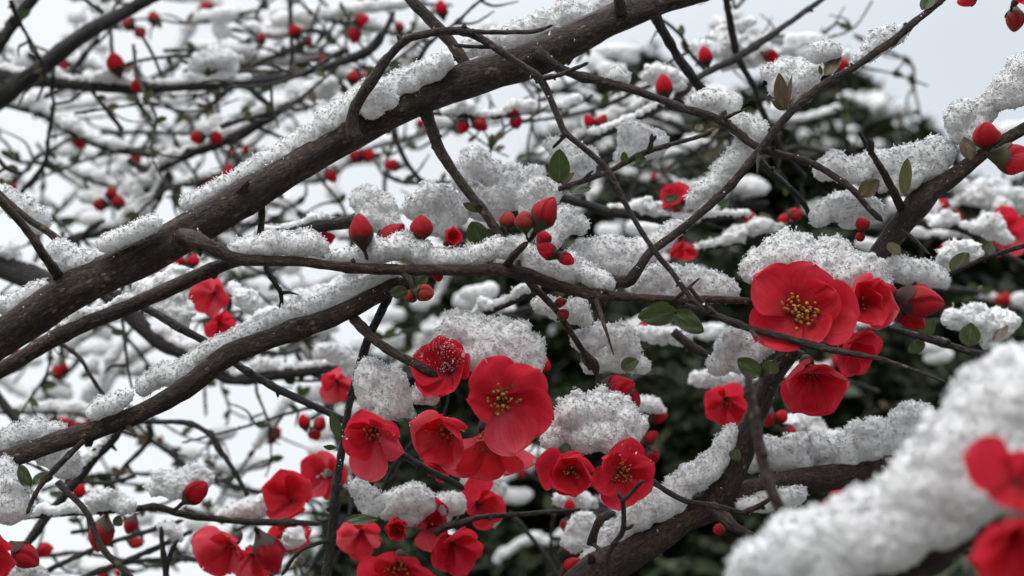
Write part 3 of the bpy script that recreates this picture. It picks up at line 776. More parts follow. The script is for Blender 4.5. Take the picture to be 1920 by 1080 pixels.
# ================================================================== THE QUINCE: branches in focus
bough = 'boughs of the quince'
branch('B1', 'thickest dark bough with flaky bark crossing from lower left to the top edge', [(-330, 770, 77), (-120, 690, 74), (0, 632, 70), (130, 549, 68), (250, 489, 68), (365, 428, 70), (430, 387, 61), (540, 322, 61), (660, 250, 64), (800, 178, 64), (930, 132, 66), (1010, 103, 61), (1140, 42, 57), (1250, -2, 52), (1420, -60, 48), (1640, -150, 42)],
       0.495, 0.545, 'bark', 28, rough=0.05, knots=0.8, group=bough,
       twigs=[[(490, 350, 14, .52), (491, 390, 13, .52), (488, 452, 13, .52)], [(110, 520, 22), (83, 480, 18, .49), (50, 430, 15, .485), (0, 375, 15, .48), (-60, 300, 13, .475)],
              [(1085, 70, 14), (1075, 100, 12, .55), (1063, 122, 9, .56)], [(1165, 30, 26), (1160, 2, 22, .52), (1150, -40, 18, .52)]])
branch('B2', 'brown lower bough rising from the left edge to the middle under snow', [(-300, 905, 40), (-120, 888, 38), (0, 863, 36), (120, 824, 36), (240, 785, 36), (345, 729, 38), (430, 665, 40), (530, 627, 36), (640, 588, 36), (707, 553, 34), (765, 522, 29)],
       0.488, 0.505, 'bark', 20, rough=0.05, knots=0.9, group=bough,
       thorns=[[(240, 800, 12), (248, 808, 9, .482), (254, 820, 5, .48)]],
       twigs=[[(662, 597, 20), (707, 641, 19, .495), (773, 680, 19, .492), (822, 708, 20, .492)]])
branch('B3', 'level brown branch under snow running from the thickest bough towards the right flower cluster', [(332, 440, 30, .514), (350, 443, 32, .503), (368, 450, 30, .493), (390, 461, 25), (415, 474, 24), (460, 487, 21), (560, 491, 19), (640, 500, 20), (750, 506, 20), (880, 506, 21), (945, 506, 26), (990, 517, 24), (1057, 539, 20), (1107, 551, 21), (1173, 557, 19), (1273, 563, 15), (1340, 561, 14), (1420, 566, 12), (1500, 575, 10)],
       0.487, 0.503, 'bark_rust', 16, rough=0.05, group=bough,
       thorns=[[(1116, 555, 10), (1130, 600, 8, .486), (1151, 666, 3, .478)], [(1262, 565, 9), (1285, 545, 7, .485), (1312, 521, 3, .48)]],
       twigs=[[(948, 500, 16), (965, 478, 13, .488), (990, 452, 11, .485)], [(755, 512, 12), (770, 528, 10, .488), (777, 560, 7, .486)], [(822, 480, 14, .51), (850, 470, 18, .505), (885, 461, 18, .50)]],
       leaves=[(765, 548, 730, 548, 24, 'leaf', .2, .486), (777, 540, 805, 518, 20, 'leaf', .4, .49), (1270, 585, 1197, 596, 40, 'leaf', .2, .482), (1262, 586, 1320, 622, 38, 'leaf', .3, .482), (1255, 570, 1220, 572, 14, 'leaf_olive', .5, .49)])
branch('B4', 'long thin arching twig that loops over the thickest bough and hangs down across the middle', [(668, 262, 36), (660, 236, 26), (668, 195, 20), (703, 145, 20), (722, 115, 18), (757, 77, 16), (800, 64, 15), (860, 57, 15), (893, 68, 15), (925, 87, 15), (968, 116, 15), (1005, 142, 15), (1022, 163, 13), (1042, 208, 12), (1060, 248, 12), (1110, 290, 11), (1143, 324, 11), (1163, 362, 10), (1187, 408, 10), (1225, 468, 11), (1258, 508, 10), (1290, 552, 10), (1318, 580, 9)],
       0.498, 0.468, 'bark_red', 12, thorns=[], knots=0.9, group=bough,
       twigs=[[(876, 58, 11), (905, 60, 9, .482), (990, 60, 9, .478), (1012, 56, 8, .478), (1037, 47, 4, .476)], [(930, 88, 9), (895, 88, 8, .49), (850, 84, 7, .495)], [(1018, 146, 12), (1050, 140, 9, .478), (1080, 128, 8, .475), (1104, 117, 7, .474)],
              [(760, 78, 14), (750, 72, 12), (745, 64, 8)], [(868, 58, 7), (872, 52, 9), (871, 46, 7)], [(1060, 250, 9), (1052, 262, 7, .485), (1036, 278, 5, .49)]])
branch('B5', 'slim brown twig slanting from the thickest bough down to the right hand branch', [(1005, 100, 34), (1030, 113, 18), (1073, 138, 16), (1173, 164, 16), (1230, 183, 15), (1280, 203, 15), (1347, 223, 15), (1385, 250, 15), (1423, 277, 15), (1513, 303, 13), (1555, 325, 12), (1597, 354, 12), (1630, 392, 12), (1656, 416, 12)],
       0.522, 0.50, 'bark_red', 12, group=bough, thorns=[[(1358, 222, 9), (1380, 212, 6, .50), (1408, 200, 2, .495)], [(1421, 282, 8), (1421, 300, 6, .495), (1420, 325, 4, .49)]],
       twigs=[[(1353, 222, 12), (1358, 212, 11), (1361, 206, 8)]])
branch('B6', 'straight brown twig with paired leaves rising steeply to the top right corner', [(1095, 513, 18), (1125, 521, 22), (1173, 529, 22), (1195, 507, 19), (1220, 473, 16), (1273, 433, 15), (1360, 358, 15), (1423, 283, 15), (1480, 213, 15), (1547, 157, 15), (1600, 128, 13), (1640, 100, 15), (1672, 78, 14), (1713, 43, 13), (1763, 3, 11), (1840, -70, 9)],
       0.508, 0.498, 'bark_red', 12, group=bough,
       leaves=[(1470, 208, 1460, 137, 26, 'leaf_bronze', .5), (1474, 207, 1486, 142, 16, 'leaf_bronze', 1.1), (1480, 205, 1518, 172, 24, 'leaf_olive', .5), (1468, 207, 1446, 188, 10, 'leaf_olive', .6), (1548, 142, 1576, 101, 24, 'leaf_bronze', .5), (1540, 140, 1537, 122, 7, 'leaf_olive', .6), (1672, 88, 1683, 62, 26, 'leaf_bronze', .9), (1728, 18, 1760, -22, 26, 'leaf', .4), (1545, 205, 1440, 262, 1, 'leaf', .2)][:-1])
branch('B7', 'thick dark forked branch coming down from the right edge past the largest flowers', [(2140, 120, 22), (2010, 190, 22), (1920, 241, 22), (1847, 286, 24), (1790, 330, 32), (1735, 368, 38), (1690, 420, 42), (1643, 490, 40), (1592, 560, 36), (1530, 620, 32), (1487, 655, 32), (1447, 712, 34), (1415, 785, 40), (1380, 870, 48), (1342, 935, 54), (1310, 985, 50)],
       0.50, 0.535, 'bark', 20, rough=0.04, group=bough,
       thorns=[[(1690, 433, 11, .51), (1715, 450, 8, .505), (1744, 478, 3, .50)], [(1855, 285, 6), (1859, 295, 3), (1860, 300, 2)]],
       twigs=[[(1690, 392, 18), (1663, 335, 14, .495), (1633, 285, 12, .49), (1622, 265, 10, .488), (1610, 246, 5, .486)], [(1633, 290, 10, .49), (1632, 268, 12, .488), (1628, 258, 9, .487)]],
       leaves=[(1695, 366, 1703, 297, 24, 'leaf_olive', .7, .49), (1612, 366, 1649, 338, 30, 'leaf_bronze', .3, .492), (1820, 300, 1808, 256, 28, 'leaf_bronze', .2, .492), (1375, 862, 1382, 842, 22, 'leaf', .3, .49), (1665, 455, 1688, 478, 22, 'leaf_olive', .3, .51), (1440, 700, 1452, 676, 30, 'leaf', .3, .50), (1425, 705, 1384, 672, 34, 'leaf', .2, .50)])
branch('B4b', 'bare thin twig passing in front of the largest open flower', [(1285, 572, 10), (1345, 593, 12), (1413, 618, 14), (1470, 632, 14), (1513, 645, 14), (1560, 656, 13), (1647, 673, 10), (1710, 693, 8), (1775, 717, 4)],
       0.478, 0.452, 'bark_red', 10, group=bough, thorns=[[(1408, 620, 8), (1420, 632, 6, .456), (1434, 646, 2, .452)]],
       twigs=[[(1345, 592, 10), (1315, 565, 9), (1290, 535, 7)]])
branch('B8', 'rough lower right bough with torn bark under a thick bank of snow', [(960, 1230, 72), (1060, 1130, 68), (1123, 1073, 66), (1207, 1022, 62), (1280, 972, 60), (1347, 942, 58), (1400, 925, 50), (1460, 911, 48), (1580, 893, 46), (1660, 877, 44), (1735, 860, 40), (1800, 835, 34)],
       0.515, 0.555, 'bark_rust', 22, rough=0.05, group=bough,
       twigs=[[(1335, 950, 26, .515), (1375, 985, 22, .505), (1405, 1002, 14, .50), (1425, 1012, 6, .498)], [(1395, 962, 12, .51), (1430, 945, 10, .505), (1457, 925, 8, .505)]])
branch('B11', 'smooth dark branch running just under the thickest bough on the left', [(-200, 790, 30), (0, 694, 30), (120, 625, 31), (267, 564, 28), (350, 527, 27), (433, 492, 24), (520, 470, 22)], 0.545, 0.525, 'bark', 14, rough=0.03, group=bough)
branch('B12', 'dark twig dropping from behind the thickest bough and passing behind the lone hanging flower', [(205, 545, 16), (273, 577, 15), (333, 613, 15), (390, 643, 15), (450, 688, 14), (507, 722, 15), (560, 748, 14), (613, 773, 14), (690, 812, 15), (750, 850, 14), (800, 880, 14), (845, 902, 13), (872, 918, 12)], 0.55, 0.515, 'bark_far', 10, group='dark twigs of the quince', knots=0.9,
       thorns=[[(520, 728, 9), (521, 738, 7), (521, 746, 4)]])
branch('B14', 'upright dark twig crossing behind the lower bough beside the lone hanging flower', [(735, 540, 18), (720, 573, 16), (690, 637, 16), (667, 713, 15), (655, 760, 15), (640, 850, 14), (630, 920, 17), (620, 1020, 19), (612, 1085, 18), (600, 1180, 18)], 0.51, 0.515, 'bark_far', 12, group='dark twigs of the quince',
       twigs=[[(618, 1013, 10), (585, 1022, 8, .51), (555, 1040, 7, .51), (528, 1080, 7, .51)]],
       leaves=[(640, 825, 622, 770, 22, 'leaf', .4), (630, 840, 606, 836, 12, 'leaf', .5), (648, 976, 710, 972, 20, 'leaf', .5, .50)])
branch('B16', 'straight dark twig hanging from the thickest bough towards the small bud cluster', [(795, 200, 36), (805, 230, 22), (820, 273, 20), (847, 317, 18), (880, 362, 19), (917, 411, 18), (942, 450, 17)], 0.525, 0.515, 'bark', 12, group='dark twigs of the quince', thorns=[[(815, 268, 7), (811, 276, 5), (812, 281, 3)]],
       leaves=[(905, 395, 868, 382, 18, 'leaf_olive', .5), (925, 418, 906, 402, 14, 'leaf'), (905, 460, 885, 415, 40, 'leaf', .3, .53), (940, 470, 905, 430, 34, 'leaf', .3, .53)])
branch('B17', 'dark twig ending on the thickest bough from the top edge left of the arch', [(742, -40, 18), (770, 0, 20), (817, 47, 22), (845, 80, 20), (868, 112, 22), (885, 135, 18)], 0.535, 0.525, 'bark', 12, group='dark twigs of the quince')
branch('B18', 'straight bare twig dropping from the top right end of the thickest bough', [(1215, 0, 30), (1228, 30, 22), (1250, 70, 18), (1280, 120, 18), (1307, 157, 17), (1332, 188, 14)], 0.56, 0.60, 'bark_far', 10, group='dark twigs of the quince')
branch('B19', 'blurred thin twig making a cross with another below the top edge', [(1350, -40, 13), (1362, 0, 13), (1381, 100, 14), (1412, 160, 12), (1430, 210, 12), (1450, 245, 10), (1470, 285, 8), (1513, 335, 7)], 0.66, 0.74, 'bark_far', 8, group='dark twigs of the quince')
branch('B20', 'long blurred twig slanting up to the top edge through the twig cross', [(1090, 275, 15), (1107, 262, 16), (1173, 232, 14), (1230, 206, 13), (1280, 174, 13), (1313, 143, 13), (1390, 103, 15), (1473, 47, 12), (1540, 0, 10), (1600, -45, 8)], 0.64, 0.70, 'bark_far', 8, group='dark twigs of the quince')
branch('B21', 'short dark twig below the crossing of two brown twigs', [(1422, 298, 15), (1440, 318, 13), (1480, 352, 12), (1505, 378, 10), (1522, 412, 7)], 0.53, 0.55, 'bark_far', 10, group='dark twigs of the quince')
branch('B23', 'thin twig running out to the right edge from the thick forked branch', [(1735, 533, 8), (1780, 514, 9), (1847, 484, 9), (1920, 461, 9), (2010, 440, 8)], 0.53, 0.52, 'bark_red', 8, group='dark twigs of the quince', leaves=[(1783, 508, 1815, 476, 28, 'leaf_olive', .4), (1850, 478, 1862, 455, 20, 'leaf')])
branch('B25', 'dark twig dropping from the level branch to a red bud with a round leaf', [(985, 520, 14), (997, 534, 13), (1040, 578, 12), (1073, 628, 12), (1095, 660, 13), (1113, 684, 16), (1120, 705, 14)], 0.512, 0.515, 'bark', 10, group='dark twigs of the quince', leaves=[(1165, 690, 1196, 676, 26, 'leaf', .3, .505), (1090, 665, 1105, 690, 12, 'leaf_olive')])
branch('B28', 'reddish spurred twig with small leaves among the snow right of the arching twig', [(1048, 355, 10), (1085, 342, 10), (1140, 322, 11), (1175, 303, 11), (1207, 287, 11), (1240, 276, 9), (1275, 266, 9), (1312, 256, 8), (1335, 246, 8)], 0.525, 0.54, 'bark_red', 10, group='dark twigs of the quince',
       thorns=[[(1095, 338, 8), (1103, 328, 7), (1113, 319, 3)]], twigs=[[(1215, 285, 10), (1221, 268, 9, .525), (1223, 250, 7, .523)], [(1221, 266, 8, .525), (1228, 258, 7, .525), (1231, 254, 5, .525)]],
       leaves=[(1048, 344, 1050, 279, 38, 'leaf', .2, .51), (1052, 345, 1078, 324, 16, 'leaf_bronze', .6, .51), (1068, 360, 1108, 352, 20, 'leaf', .6, .515), (1172, 306, 1170, 284, 14, 'leaf', .3, .53), (1190, 303, 1212, 298, 24, 'leaf', .2, .53), (1318, 258, 1348, 240, 16, 'leaf_olive', .4), (1305, 245, 1318, 232, 14, 'leaf_bronze', .4)])
branch('B29', 'dark blurred branch bent behind the arching twig in the middle', [(1040, 366, 18), (1057, 371, 19), (1100, 384, 18), (1140, 397, 19), (1190, 402, 20), (1240, 412, 18), (1290, 415, 14), (1340, 408, 12), (1400, 405, 10)], 0.64, 0.66, 'bark_far', 10, group='dark twigs of the quince', leaves=[(1245, 372, 1286, 384, 24, 'leaf'), (1340, 395, 1366, 375, 22, 'leaf')])
branch('B30', 'snow topped brown twig behind the level branch above the middle flowers', [(880, 602, 14), (907, 588, 14), (955, 568, 15), (1003, 546, 13)], 0.60, 0.58, 'bark_red', 8, group='dark twigs of the quince')
branch('B31', 'blurred broken branch with a hollow cut end left of the red buds', [(470, 455, 20), (533, 438, 22), (620, 421, 24), (660, 414, 25), (703, 402, 26), (741, 390, 27)], 0.60, 0.575, 'bark_far', 14, group='dark twigs of the quince', tip=False)
branch('B32', 'dark twig slanting behind the lower bough towards the red buds', [(430, 640, 16), (470, 614, 15), (530, 592, 14), (580, 573, 13), (640, 541, 14), (685, 510, 13), (730, 470, 12)], 0.60, 0.58, 'bark_far', 10, group='dark twigs of the quince')
branch('B34', 'thin forked thorny twig hanging below the level branch', [(498, 498, 10), (503, 510, 11), (518, 535, 9), (527, 552, 9), (526, 590, 8), (522, 620, 6)], 0.53, 0.535, 'bark_far', 8, group='dark twigs of the quince', thorns=[[(526, 550, 8), (540, 548, 6), (561, 553, 2)]])
branch('B36', 'dark snow edged twig at the left edge ending on the thickest bough', [(-80, 300, 14), (0, 366, 14), (43, 403, 14), (85, 432, 14), (120, 460, 15)], 0.52, 0.515, 'bark', 10, group='dark twigs of the quince')
branch('B48', 'bare brown twig crossing in front of the low twigs at the bottom left', [(108, 904, 13), (125, 922, 12), (160, 957, 12), (178, 998, 11), (195, 1032, 12), (245, 1082, 12), (310, 1150, 12)], 0.455, 0.445, 'bark_red', 10, group='dark twigs of the quince')
branch('B47', 'thin twig bending down from the lower bough near the left edge', [(158, 826, 10), (120, 862, 11), (83, 902, 11), (62, 935, 9), (50, 965, 7)], 0.485, 0.48, 'bark', 8, group='dark twigs of the quince', leaves=[(58, 912, 36, 872, 30, 'leaf', .3), (62, 905, 90, 888, 20, 'leaf', .4), (75, 900, 100, 895, 16, 'leaf_olive', .4)])
branch('B49', 'level dark twig carrying the low left buds and hanging flowers', [(-60, 985, 11), (53, 968, 12), (150, 961, 12), (240, 955, 12), (297, 951, 13), (350, 966, 13), (450, 977, 13), (540, 980, 12), (605, 982, 11)], 0.575, 0.57, 'bark', 10, group='dark twigs of the quince', leaves=[(215, 970, 228, 985, 18, 'leaf'), (206, 952, 220, 948, 10, 'leaf')])
branch('B50', 'dark twig in the low middle passing in front of the blurred flower group', [(815, 1002, 12), (830, 990, 14), (870, 978, 12), (907, 969, 10), (980, 964, 9), (1053, 958, 8), (1090, 955, 5)], 0.555, 0.58, 'bark_red', 10, group='dark twigs of the quince')
branch('B57', 'thin twig leaving the pair of small cupped flowers towards the lower right bough', [(1195, 885, 11), (1220, 901, 11), (1280, 937, 11), (1340, 949, 11), (1398, 962, 9)], 0.49, 0.485, 'bark_red', 10, group='dark twigs of the quince')
branch('B58', 'small forked twig in front of the lower right bough', [(1160, 925, 8), (1168, 945, 9), (1168, 993, 11), (1155, 1015, 9), (1143, 1034, 11), (1138, 1048, 10), (1143, 1080, 9), (1150, 1130, 9)], 0.455, 0.47, 'bark_red', 10, group='dark twigs of the quince',
       twigs=[[(1138, 1044, 7), (1125, 1030, 6, .475), (1112, 1021, 8, .485)], [(1108, 1022, 20, .488), (1114, 1000, 16, .488), (1127, 973, 16, .49), (1155, 960, 14, .495)], [(1168, 992, 9), (1178, 990, 7), (1189, 982, 8)], [(1165, 940, 8), (1180, 928, 8, .44), (1204, 902, 7, .425)]])
branch('B60', 'brown blurred twig with dark round leaves under the big right bud', [(1640, 607, 12), (1713, 628, 13), (1760, 641, 14), (1803, 655, 14), (1860, 668, 12)], 0.56, 0.565, 'bark_red', 10, group='dark twigs of the quince', leaves=[(1815, 650, 1822, 605, 36, 'leaf', .2), (1725, 632, 1752, 600, 26, 'leaf'), (1712, 640, 1725, 660, 32, 'leaf'), (1862, 640, 1890, 612, 18, 'leaf_bronze', .7)])
branch('B61', 'blurred dark twig carrying the far red flowers near the right edge', [(1700, 415, 13), (1780, 424, 14), (1830, 440, 14), (1870, 470, 12), (1930, 500, 10)], 0.72, 0.70, 'bark_far', 8, group='dark twigs of the quince', leaves=[(1838, 470, 1858, 440, 22, 'leaf')])
branch('B59', 'short blurred brown twig left of the snowy forked branch', [(1262, 622, 16), (1285, 640, 17), (1310, 657, 16), (1330, 668, 13)], 0.60, 0.60, 'bark_red', 8, group='dark twigs of the quince')
branch('B10', 'blurred twig standing up out of the snow bank in the front right', [(1402, 700, 14), (1408, 745, 18), (1422, 820, 20), (1438, 895, 22), (1468, 975, 23), (1497, 1085, 24), (1520, 1160, 24)], 0.375, 0.36, 'bark_red', 12, group='front twigs', knots=0.7)
branch('B9', 'blurred brown bough under the big snow bank in the front corner', [(1560, 1160, 80), (1650, 1085, 85), (1740, 1030, 88), (1810, 985, 84), (1900, 930, 80), (2020, 860, 76)], 0.315, 0.30, 'bark_red', 16, group='front twigs')

# ---- blurred branches beyond the focus
far = 'blurred quince twigs beyond the focus'
def far_branch(key, pts, d, label=None, m='bark_far', **kw): return branch(key, label, pts, d, kw.pop('d1', None), m, kw.pop('seg', 8), group=far, **kw)
far_branch('B37', [(-60, 132, 24), (0, 141, 24), (67, 151, 24), (130, 158, 20), (200, 163, 19), (280, 166, 19), (400, 160, 17), (500, 151, 16), (533, 145, 14), (617, 124, 14), (690, 95, 18), (720, 60, 12), (740, 20, 9)], 0.80, 'blurred level branch with a thick snow ridge across the top left', seg=12, twigs=[[(405, 158, 12), (404, 120, 9), (402, 92, 6)], [(460, 158, 12), (490, 185, 11), (510, 200, 9)], [(225, 160, 12), (222, 140, 10), (216, 122, 8)], [(310, 158, 7), (285, 100, 6), (262, 60, 6)]], leaves=[(400, 150, 362, 122, 30, 'leaf', .3), (408, 150, 440, 140, 24, 'leaf', .5)])
far_branch('B38', [(-30, 210, 34), (0, 183, 34), (50, 147, 32), (93, 114, 30), (167, 58, 28), (233, 24, 26), (273, 0, 24), (340, -40, 22)], 0.78, 'thick blurred dark branch slanting up to the top edge in the left corner', seg=12)
far_branch('B39', [(-20, 110, 26), (0, 78, 24), (33, 33, 22), (63, -3, 20), (100, -50, 18)], 0.74, 'short blurred dark branch in the very top left corner', seg=12)
far_branch('B40', [(640, 150, 10), (580, 175, 13), (530, 203, 18), (433, 260, 20), (350, 290, 17), (293, 323, 16), (260, 370, 14), (225, 430, 11)], 0.85, 'blurred snow topped branch sloping down left above the thickest bough', seg=10, twigs=[[(485, 240, 8), (530, 260, 7), (590, 300, 6)]])
far_branch('B41', [(-40, 180, 13), (0, 193, 14), (83, 214, 13), (133, 247, 13), (200, 277, 12), (293, 291, 10), (360, 296, 8)], 0.85)
far_branch('B42', [(440, 95, 7), (447, 87, 9), (483, 67, 9), (533, 50, 9), (600, 33, 9), (660, 22, 8), (770, 9, 8), (850, 10, 6)], 0.95)
far_branch('B43', [(541, -30, 9), (543, 0, 9), (547, 100, 9), (542, 160, 8), (538, 200, 7)], 0.9, twigs=[[(548, 60, 8), (570, 80, 7), (600, 10, 5)]])
far_branch('B45', [(-30, 768, 12), (0, 771, 13), (80, 770, 13), (160, 773, 12), (220, 782, 9)], 0.82)
far_branch('B45b', [(-30, 715, 18), (0, 750, 17), (30, 788, 16), (70, 830, 12)], 0.78)
far_branch('B46', [(232, 780, 20), (213, 817, 20), (175, 862, 18), (133, 913, 18), (95, 960, 17), (67, 998, 16), (20, 1060, 14), (-20, 1110, 12)], 0.64, 'dark blurred twig falling steeply left from under the lower bough', thorns=[[(205, 830, 10), (214, 840, 7), (220, 846, 3)]])
far_branch('B51', [(245, 795, 8), (263, 790, 9), (310, 791, 10), (350, 793, 11), (375, 802, 10), (397, 818, 10), (412, 845, 11), (427, 864, 10), (447, 897, 9), (463, 928, 8), (470, 960, 6)], 0.66, 'blurred hooked twig below the lower bough against white sky')
far_branch('B52', [(250, 790, 6), (290, 828, 6), (330, 862, 6), (370, 900, 5)], 0.8)
far_branch('B53', [(60, 1085, 10), (83, 1073, 10), (167, 1033, 10), (230, 1010, 9), (297, 990, 9), (345, 975, 8)], 0.68)
far_branch('B54', [(150, 1088, 12), (180, 1073, 12), (240, 1050, 11), (293, 1027, 11), (330, 1010, 9), (362, 995, 8)], 0.68)
far_branch('B54b', [(200, 1065, 8), (260, 1052, 9), (333, 1048, 9), (383, 1054, 9), (430, 1075, 8)], 0.74)
far_branch('B55', [(313, 1100, 11), (309, 1060, 11), (305, 1030, 11), (302, 986, 8)], 0.60, twigs=[[(312, 1075, 9), (318, 1040, 9), (335, 1010, 7)]])
far_branch('B63', [(800, 212, 7), (820, 213, 8), (880, 217, 8), (933, 218, 9), (1007, 208, 8), (1073, 199, 7), (1113, 177, 5)], 0.72, 'thin blurred twig with red buds between the thickest bough and the slim twig')
far_branch('B64', [(735, 240, 9), (742, 258, 10), (760, 300, 10), (787, 337, 9), (830, 380, 8)], 0.78)
far_branch('B66', [(1290, 475, 9), (1313, 467, 10), (1370, 458, 11), (1420, 447, 11), (1467, 427, 9), (1500, 400, 7)], 0.68, leaves=[(1445, 432, 1425, 398, 26, 'leaf'), (1395, 455, 1388, 430, 22, 'leaf')])
far_branch('B67', [(955, 960, 8), (970, 977, 9), (1000, 1012, 8), (1023, 1040, 8), (1050, 1090, 8)], 0.72)
far_branch('B68', [(360, 680, 18), (400, 695, 22), (440, 712, 24), (500, 705, 24), (560, 698, 22), (620, 690, 18), (700, 668, 14)], 0.75, 'thick dark blurred branch behind the lower bough')
far_branch('B12b', [(180, 540, 22), (240, 588, 26), (293, 637, 28), (330, 655, 27), (365, 670, 24), (410, 690, 18)], 0.70, 'thick dark blurred stub behind the smooth dark branch', seg=12)
far_branch('B69', [(-60, 470, 50), (0, 498, 48), (60, 520, 46), (110, 540, 40), (170, 560, 30)], 0.74, 'broad dark blurred branch behind the left end of the thickest bough', seg=12)
far_branch('B70', [(240, 300, 12), (300, 340, 16), (290, 380, 18), (255, 420, 20), (190, 436, 18), (120, 450, 14)], 0.85)
far_branch('B71', [(1440, 700, 12), (1500, 720, 12), (1580, 715, 10), (1650, 735, 8)], 0.85)
far_branch('B72', [(1100, 640, 14), (1180, 632, 16), (1260, 628, 15), (1350, 640, 12), (1440, 650, 9)], 0.85, 'blurred brown twig under a long snow ridge behind the pair of round leaves')
far_branch('B73', [(1440, 130, 12), (1480, 118, 9), (1520, 90, 8), (1540, 65, 7), (1575, 40, 5)], 0.9)
far_branch('B74', [(110, 640, 8), (150, 672, 8), (170, 705, 8), (190, 735, 7), (215, 760, 6)], 0.62)
# ---- more of the thicket, one twig with side twigs each
rg = np.random.default_rng(77)
FILL = []
def thicket(n, x0, x1, y0, y1, d0, d1, lmin, lmax, a0, a1, wmin=7, wmax=12, hs=(9, 20), cover=0.8, nb=2, pre='T'):
    for k in range(n):
        d = rg.uniform(d0, d1); cx, cy = rg.uniform(x0, x1), y0 + (y1 - y0) * ((k + rg.uniform(0, 1)) / n)
        L = rg.uniform(lmin, lmax); a = math.radians(rg.uniform(a0, a1)); w_ = rg.uniform(wmin, wmax)
        cu = rg.normal(0, 0.12); pts = []
        for q in np.linspace(-0.5, 0.5, 6):
            aa = a + cu * q * 2
            pts.append((cx + math.cos(aa) * L * q + rg.normal(0, 6), cy - math.sin(aa) * L * q + cu * L * q * q + rg.normal(0, 6), w_ * (1.15 - 0.5 * (q + 0.5))))
        if rg.random() < 0.5: pts = [(x, y, w_ * (1.15 - 0.5 * i / 5)) for i, (x, y, _) in enumerate(pts[::-1])]
        tw, tips = [], []
        for s_ in range(rg.integers(2, 4)):
            i0 = rg.integers(1, 5); p0 = pts[i0]; ta = math.radians(rg.uniform(30, 150)) if rg.random() < 0.75 else math.radians(rg.uniform(200, 340)); tl = rg.uniform(35, 110)
            p1 = (p0[0] + math.cos(ta) * tl * 0.5 + rg.normal(0, 6), p0[1] - math.sin(ta) * tl * 0.5 + rg.normal(0, 6), w_ * 0.5)
            p2 = (p0[0] + math.cos(ta + 0.2) * tl, p0[1] - math.sin(ta + 0.2) * tl, w_ * 0.35)
            tw.append([(p0[0], p0[1], w_ * 0.65), p1, p2]); tips.append((p2, ta))
        lv = []
        for s_ in range(rg.integers(2, 6)):
            p0 = pts[rg.integers(0, 6)]; ta = rg.uniform(-0.6, 3.7); tl = rg.uniform(18, 36)
            lv.append((p0[0], p0[1], p0[0] + math.cos(ta) * tl, p0[1] - math.sin(ta) * tl, tl * 0.55, 'leaf'))
        key = pre + str(k)
        branch(key, 'blurred snow laden quince twig centred ' + place(cx, cy), pts, d, d, 'bark_far', 7, twigs=tw, leaves=lv, group=far)
        h = rg.uniform(*hs); ex = [(p[0] + rg.normal(0, 4), p[1] - 5, h * rg.uniform(0.6, 1.1)) for p, _ in tips[:2]]
        t0 = rg.uniform(0, 0.3); t1 = min(1, t0 + cover)
        snow_on(key, t0, t1, h, 'soft blurred snow ridge on a far twig at ' + place(cx, cy - 6), 'snow on the blurred far twigs', 1.0, 0, 2.4, 0.0)
        for p, ta in tips[:2]:
            snow('blurred snow tuft on a twig tip at ' + place(p[0], p[1]), [(p[0] + rg.normal(0, h * 0.9), p[1] - 2 + rg.normal(0, h * 0.3), h * rg.uniform(0.2, 0.55)) for _ in range(6)], d, 'snow_clump', 'snow on the blurred far twigs', 2.4, 0.0)
        for s_ in range(rg.integers(0, nb)):
            p = pts[rg.integers(1, 5)]
            for q in range(rg.integers(1, 3)):
                bud(None, p[0] + rg.normal(0, 14), p[1] + rg.normal(2, 9), rg.uniform(17, 29), rg.uniform(20, 160), d - 0.008, ['oval', 'round'][rg.integers(0, 2)], group='blurred red buds of the far twigs', m=['bud', 'petal', 'bud'][rg.integers(0, 3)])
thicket(28, 0, 640, 0, 560, 0.85, 1.45, 200, 480, -55, 80, hs=(6, 15), cover=0.5, pre='TA')
thicket(11, 330, 920, 10, 520, 0.9, 1.3, 180, 400, -70, 80, hs=(7, 16), cover=0.5, pre='TB')
thicket(11, -20, 600, 600, 760, 0.85, 1.3, 200, 400, -50, 60, hs=(7, 16), cover=0.5, pre='TC')
thicket(7, 0, 560, 800, 1070, 0.85, 1.3, 200, 360, -20, 60, hs=(7, 13), cover=0.4, pre='TD')
thicket(11, 960, 1560, 60, 480, 0.85, 1.4, 180, 400, -40, 60, hs=(14, 28), cover=0.6, pre='TE')
thicket(4, 640, 1060, 560, 760, 0.8, 1.3, 180, 340, -30, 50, hs=(12, 24), cover=0.6, pre='TF')
thicket(3, 1080, 1760, 480, 780, 0.9, 1.4, 180, 340, -20, 30, hs=(12, 20), cover=0.5, pre='TG')
thicket(4, 1650, 1950, 360, 620, 0.85, 1.2, 160, 320, -15, 45, hs=(14, 26), cover=0.6, pre='TH')
thicket(4, 620, 1250, 860, 1080, 0.85, 1.3, 160, 320, -20, 40, hs=(10, 18), cover=0.5, pre='TI')

